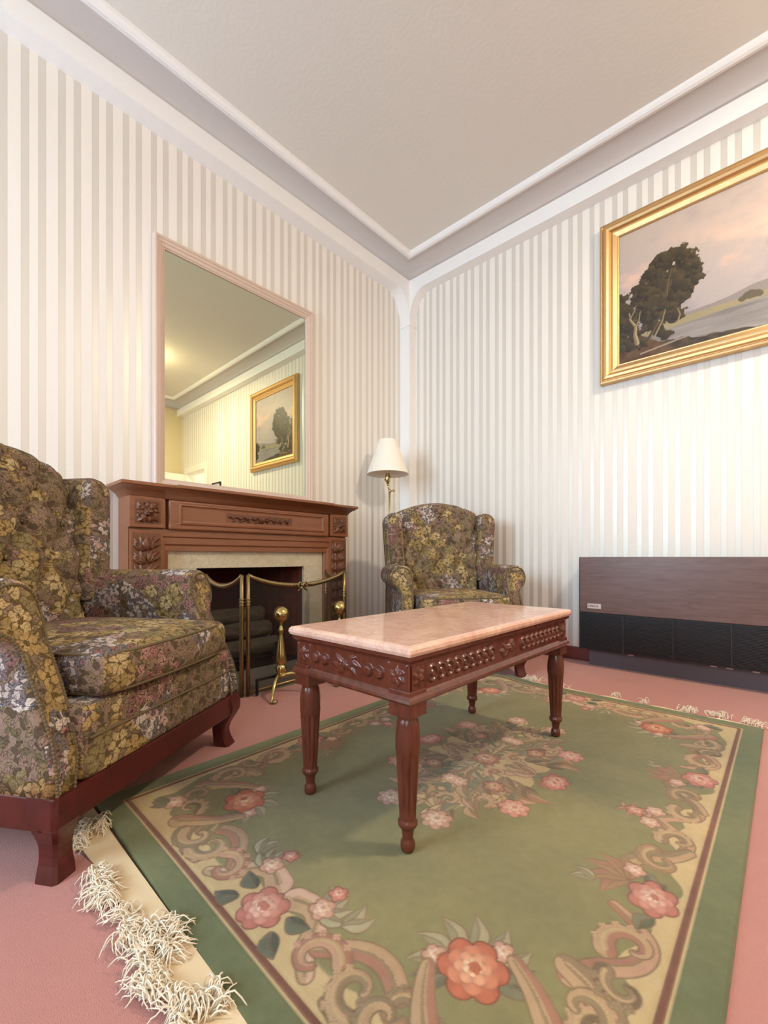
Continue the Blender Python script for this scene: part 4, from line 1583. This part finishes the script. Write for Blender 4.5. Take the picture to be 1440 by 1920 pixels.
    volute(0.12, 0.240, 0.034, 0.5, -4.6, ROSE, TAN2, 0.012)
    volute(0.05, 0.300, 0.032, 3.0, 4.6, TAN, OLD, 0.011)
    flower(0.205, 0.215, 0.042, 7, PINK[1:], 0.2)
    flower(0.235, 0.012, 0.038, 6, PINK, 0.2)
    flower(0.078, 0.400, 0.042, 7, BLUSH, 0.1)
    flower(0.11, 0.150, 0.032, 6, [(166, 116, 94), (188, 144, 116), (206, 172, 140)])
    flower(0.0, 0.0, 0.046, 8, [(166, 116, 94), (188, 144, 116), (206, 172, 140)])
    flower(0.015, 0.195, 0.028, 6, BLUSH)
    return cv


q = paint_rug()
cv = Cv(-RHX, RHX, -RHY, RHY, 0.0026)
qx = np.clip(np.rint(np.abs(cv.X) / RHX * (q.nx - 1)).astype(int), 0, q.nx - 1)
qy = np.clip(np.rint(np.abs(cv.Y) / RHY * (q.ny - 1)).astype(int), 0, q.ny - 1)
cv.c = q.c[qy, qx]
cv.z = q.z[qy, qx]
# uneven dye of the wool, worn patches
gm = cv.c.mean(2, keepdims=True)
cv.c = (gm + (cv.c - gm) * 0.90) * np.array((0.93, 0.915, 0.90))
ab = fbm(cv.X, cv.Y * 1.6, 2.4, 51, 4) - 0.5
cv.c += ab[..., None] * np.array((46, 34, 18.))
cv.c += (fbm(cv.X, cv.Y, 60, 61, 2) - 0.5)[..., None] * 10
ed = np.minimum(RHX - np.abs(cv.X), RHY - np.abs(cv.Y))


def rug_pts(X, Y, Z):
    e = np.minimum(RHX - np.abs(X), RHY - np.abs(Y))
    z = (0.0105 + Z) * np.clip(e / 0.006, 0, 1) ** 0.5 + 0.0005
    z = z + 0.0012 * (fbm(X, Y, 5, 77, 2) - 0.5) * (e > 0.004)
    # a ruck near the far edge
    z = z + 0.016 * np.exp(-((X + 0.42 - 0.5 * (Y - 0.93)) / 0.10) ** 2 - ((Y - 0.96) / 0.07) ** 2) * np.clip(e / 0.02, 0, 1)
    xx = X
    yy = Y + 0.012 * np.where(Y < 0, (-Y / RHY) ** 6, 0) * np.sin(-(X - 0.05) * 2.2)
    return np.stack([xx, yy, z], 1)


rug = thing('area_rug', 'green floral rug with carved roses, scrolls and cream fringe on the pink carpet', 'rug', (RCX, RCY, 0))
link_obj('pile', cv.to_mesh('pile', rug_pts), M['rug'], rug)
# woven end and tangled fringe
m = NT('woven_end')
wv, _ = m.noise(m.coord('Object', (30, 300, 30)), 10.0, 2.0)
m.bump(wv, 0.3, 0.003)
M['kilim'] = m.base(m.mix(wv, rgb(214, 190, 152), rgb(228, 206, 172)), 0.95, 0, 0.1)
rr = random.Random(3)


def woven(y0, y1, sgn, amp):
    P = []
    n = 90
    for i in range(n + 1):
        x = -RHX + 2 * RHX * i / n
        wob = amp * (sin(x * 9 + 0.5) * 0.5 + sin(x * 23) * 0.3)
        row = []
        for k in range(6):
            t = k / 5
            row.append((x, y0 + (y1 - y0 + sgn * wob) * t, 0.006 + 0.004 * sin(x * 30 + t * 4) * t + 0.0035 * (1 - t)))
        P.append(row)
    b = MB().grid(P)
    b.grid([[(p[0], p[1], p[2] - 0.002) for p in row] for row in P], flip=True)
    return b


woven(-RHY + 0.004, -RHY - 0.055, -1, 0.012).build('woven_end', M['kilim'], rug)
woven(RHY - 0.004, RHY + 0.014, 1, 0.006).build('woven_end', M['kilim'], rug)


def fringe(clumps, side):
    b = MB()
    for (x, y, n, spread, ang, ln) in clumps:
        bend = rr.uniform(-0.35, 0.35)
        for k in range(n):
            a = ang + rr.gauss(0, 0.32)
            px, py, pz = x + rr.gauss(0, spread), y + rr.gauss(0, 0.006), rr.uniform(0.003, 0.012)
            pts = [(px, py, pz)]
            cur = bend + rr.uniform(-0.25, 0.25)
            L = ln * rr.uniform(0.5, 1.3)
            lift = rr.uniform(0.004, 0.024)
            for j in range(9):
                a += cur + rr.uniform(-0.30, 0.30)
                px += cos(a) * L / 9
                py += sin(a) * L / 9
                pts.append((px, py, max(0.003, pz + lift * sin(pi * (j + 1) / 9) + rr.uniform(-0.002, 0.002))))
            b.tube(pts, lambda t: 0.0016 * (1.0 - 0.4 * t), 4)
    return b


cl = []
yE = -RHY - 0.058
x = 1.20 - RCX
while x < 0.66:
    if not (1.35 < x + RCX < 1.46 or 1.60 < x + RCX < 1.645 or 1.86 < x + RCX < 1.885):
        cl.append((x, yE + rr.uniform(-0.004, 0.006), rr.randint(24, 40), 0.007, -pi / 2 + rr.uniform(-0.7, 0.7), rr.uniform(0.030, 0.050)))
    x += rr.uniform(0.016, 0.026)
# knots of yarn thrown back over the woven end
for (px_, py_, n, an_) in ((1.70, -2.815, 40, 0.9), (1.725, -2.80, 46, 0.5), (1.755, -2.79, 40, 1.2), (1.78, -2.80, 40, 0.2), (1.81, -2.835, 50, -1.2),
                           (1.84, -2.84, 50, -2.0), (1.90, -2.805, 36, 0.4), (1.93, -2.79, 30, 1.0), (1.26, -2.80, 30, 0.8), (1.28, -2.785, 24, 1.4), (1.50, -2.835, 30, -0.4)):
    cl.append((px_ - RCX, py_ - RCY, n, 0.013, an_, 0.042))
f = fringe(cl, -1).build('fringe', M['yarn'], rug)
f['kind'] = 'stuff'
cl = []
for (px_, py_, n) in ((1.50, -0.745, 14), (1.53, -0.735, 16), (1.56, -0.742, 10), (2.24, -0.745, 16), (2.26, -0.735, 12), (2.37, -0.735, 18), (2.38, -0.72, 10), (2.46, -0.74, 14), (2.50, -0.748, 10), (1.70, -0.745, 8), (1.95, -0.747, 8), (2.1, -0.747, 8)):
    cl.append((px_ - RCX, py_ - RCY, n, 0.012, pi / 2, 0.045))
f = fringe(cl, 1).build('fringe', M['yarn'], rug)
f['kind'] = 'stuff'

# ------------------------------------------------------------------ wing armchairs


def make_chair(name, label):
    t = thing(name, label, 'armchair', (0, 0, 0), 0, 'flowered wing armchairs')
    fab, wood, gimp = M['fabric'], M['chairwood'], M['gimp']
    # wooden plinth rail
    b = MB()
    b.box(-0.385, 0.385, 0.004, 0.05, 0.118, 0.192, 0.004)
    b.box(-0.385, 0.385, 0.725, 0.765, 0.118, 0.192, 0.004)
    b.box(-0.385, -0.345, 0.03, 0.75, 0.118, 0.192, 0.004)
    b.box(0.345, 0.385, 0.03, 0.75, 0.118, 0.192, 0.004)
    b.build('base_rail', wood, t)
    # legs: bracket shaped, S-curved outwards
    for (sx, cy, sy) in ((-1, 0.042, -1), (1, 0.042, -1), (-1, 0.728, 1), (1, 0.728, 1)):
        P = []
        for k in range(13):
            z = 0.19 * (1 - k / 12)
            q = k / 12
            half = 0.040 - 0.016 * smooth01(0.15, 0.7, q) + 0.005 * smooth01(0.75, 1.0, q)
            o = 0.006 * sin(pi * min(1, q * 1.6)) - 0.010 * sin(pi * max(0, min(1, (q - 0.35) / 0.65)))
            cx0, cy0 = sx * (0.345 + o), cy + sy * o
            row = []
            for (u, v) in ((-1, -0.75), (-0.75, -1), (0.75, -1), (1, -0.75), (1, 0.75), (0.75, 1), (-0.75, 1), (-1, 0.75)):
                row.append((cx0 + u * half, cy0 + v * half, z))
            P.append(row)
        b = MB().grid(P, cv=True, smooth=False)
        b.add(P[-1], [tuple(range(8))], False).add(P[0], [tuple(range(8))[::-1]], False)
        b.build('leg', wood, t)
    # seat base
    b = MB().rbox((0, 0.33, 0.277), (0.318, 0.330, 0.090), 0.022, 10)
    sb = b.build('seat_base', fab, t)
    pts = [(x, -0.002, 0.288) for x in np.linspace(-0.30, 0.30, 14)]
    MB().tube(pts, 0.0035, 6).build('seam_piping', gimp, sb)

    # arms
    def arm(sg):
        cxr, czr, R = 0.352, 0.580, 0.073
        inner = [(0.318, 0.192), (0.308, 0.26), (0.298, 0.34), (0.288, 0.42), (0.282, 0.50), (0.280, 0.545)]
        arc = []
        for k in range(17):
            a = pi - (pi + 1.15) * k / 16
            arc.append((cxr + R * cos(a), czr + R * sin(a)))
        outer = [(0.372, 0.490), (0.376, 0.45), (0.380, 0.38), (0.384, 0.30), (0.386, 0.24), (0.386, 0.192)]
        pr = inner + arc + outer

        def yf(z):
            return 0.006 + 0.142 * smooth01(0.22, 0.62, z)
        cx, cz = sum(p[0] for p in pr) / len(pr), 0.42
        P = []

        def ringat(y0, ins, front):
            row = []
            for (x, z) in pr:
                # pull towards a medial point for rounded front edge
                mx = cxr if z > 0.50 else 0.345
                mz = czr if z > 0.50 else z
                dx, dz = mx - x, mz - z
                L = max(1e-6, sqrt(dx * dx + dz * dz))
                k = min(ins, L * 0.6) / L
                x2, z2 = x + dx * k, z + dz * k
                row.append((sg * x2, (yf(z) + y0) if front else y0, z2))
            return row
        P.append(ringat(0.000, 0.020, True))
        P.append(ringat(0.003, 0.010, True))
        P.append(ringat(0.010, 0.003, True))
        P.append(ringat(0.022, 0.0, True))
        P.append(ringat(0.08, 0.0, True))
        for y in (0.30, 0.45, 0.62):
            P.append(ringat(y, 0.0, False))
        P.append([(p[0] if abs(p[0]) < 0.375 else sg * 0.375, 0.75, p[2]) for p in P[-1]])
        b = MB().grid(P, cv=True)
        n = len(P[0])
        b.add(P[0], [tuple(range(n))], True)
        b.add(P[-1], [tuple(range(n))], False)
        ao = b.build('arm', fab, t)
        # gimp braid with nail-like dots round the front
        g = MB()
        path = [p for p in ringat(0.0015, 0.013, True)]
        dense = []
        for i in range(len(path) - 1):
            a, c = Vector(path[i]), Vector(path[i + 1])
            m = max(1, int((c - a).length / 0.008))
            for k in range(m):
                dense.append(a + (c - a) * (k / m))
        dense.append(Vector(path[-1]))
        g.tube(dense, 0.0032, 5)
        for p in dense[::1]:
            g.sphere(p, 0.0046, 6, 4)
        g.build('gimp_trim', gimp, ao)
    arm(-1)
    arm(1)

    # seat cushion
    def cush(p):
        x, y, z = p
        u, v = x / 0.275, (y - 0.297) / 0.31
        cr = max(0.0, 1 - u * u) * max(0.0, 1 - v * v)
        k = (z - 0.42) / 0.055
        z += 0.022 * cr * max(0, k) - 0.004 * max(0, -k) * cr
        # sagging front corners, slightly bowed front
        y -= 0.018 * max(0, 1 - u * u) * max(0, -v)
        return (x, y, z)
    b = MB().rbox((0, 0.297, 0.420), (0.275, 0.310, 0.056), 0.034, 14, cush)
    cu = b.build('seat_cushion', fab, t)
    for zz in (0.466, 0.374):
        pts = []
        for a in np.linspace(0, 2 * pi, 97)[:-1]:
            c, s_ = cos(a), sin(a)
            e = 0.22
            x = 0.267 * math.copysign(abs(c) ** e, c)
            y = 0.297 + 0.302 * math.copysign(abs(s_) ** e, s_)
            q = cush(Vector((x, y, zz)))
            pts.append(q)
        MB().tube(pts, 0.0042, 6, closed=True).build('cushion_piping', gimp, cu)

    # tufted back
    nu, nv = 72, 64

    def ztop(u):
        return 1.022 + 0.072 * max(0.0, cos(pi / 2 * u)) ** 0.9

    def backpt(u, v):
        zt = ztop(u)
        z = 0.38 + (zt - 0.38) * v
        lean = 0.555 + 0.13 * v - 0.02 * sin(pi * v)
        x = u * (0.262 + 0.036 * v)
        y = lean + 0.022 - 0.006 * abs(u) ** 2.5
        # buttoned diamonds
        xa, za = x / 0.150, (z - 0.45) / 0.250
        s1, s2 = sin(pi * (xa + za)), sin(pi * (xa - za))
        puff = min(abs(s1), abs(s2)) ** 0.55
        fade = min(1, (1 - abs(u)) / 0.08) * min(1, v / 0.08) 
        y -= 0.034 * puff * fade * (1 if v < 0.98 else 0.7)
        y += 0.02 * (1 - min(1, (1 - abs(u)) / 0.07))
        return x, y, z
    P = []
    for i in range(nu + 1):
        u = -1 + 2 * i / nu
        row = [backpt(u, j / nv * 0.955) for j in range(nv + 1)]
        x0, y0, z0 = row[-1]
        zt = ztop(u)
        yb = 0.785
        for k in range(1, 9):
            a = pi * k / 8
            ym, hr = (y0 + yb) / 2, (yb - y0) / 2
            row.append((x0, ym - hr * cos(a), z0 + (zt - z0 + 0.004) * sin(a)))
        row.append((x0 * 0.98, 0.775, 0.7))
        row.append((x0 * 0.96, 0.755, 0.192))
        P.append(row)
    b = MB().grid(P)
    bk = b.build('backrest', fab, t)
    # covered buttons
    for i in range(-3, 4):
        for k in range(-1, 6):
            if (i + k) % 2:
                continue
            x, z = i * 0.075, 0.45 + k * 0.125
            if abs(x) > 0.25 or z < 0.52 or z > 1.0:
                continue
            v = (z - 0.38) / (1.06 - 0.38)
            u = x / (0.262 + 0.036 * v)
            _, y, _ = backpt(u, v)
            MB().sphere((x, y - 0.004, z), 0.010, 10, 6, (1, 0.6, 1)).build('button', fab, bk)
    # wings
    for sg in (-1, 1):
        def wing(p, sg=sg):
            x, y, z = p
            q = (z - 0.50) / 0.52
            x = x - sg * 0.030 * (1 - q)
            y = y + 0.025 * q + 0.02
            z = z - 0.020 * max(0.0, (abs(x) - 0.34) / 0.06) * q
            return (x, y, z)
        b = MB().rbox((sg * 0.340, 0.632, 0.768), (0.062, 0.118, 0.245), 0.052, 12, wing)
        b.build('wing', fab, t)
    return t


ch = make_chair('wing_armchair', '')
ch2 = dup(ch, (1.245, -0.956, 0), radians(49.7))
ch.location, ch.rotation_euler = (1.2175 + 0.035, -2.5945 + 0.022, 0), (0, 0, radians(122.4))
ch['label'] = 'large flowered wing armchair at the left beside the mantelpiece'
ch2['label'] = 'flowered wing armchair in the far corner under the lamp, behind the table'

bpy.context.view_layer.update()
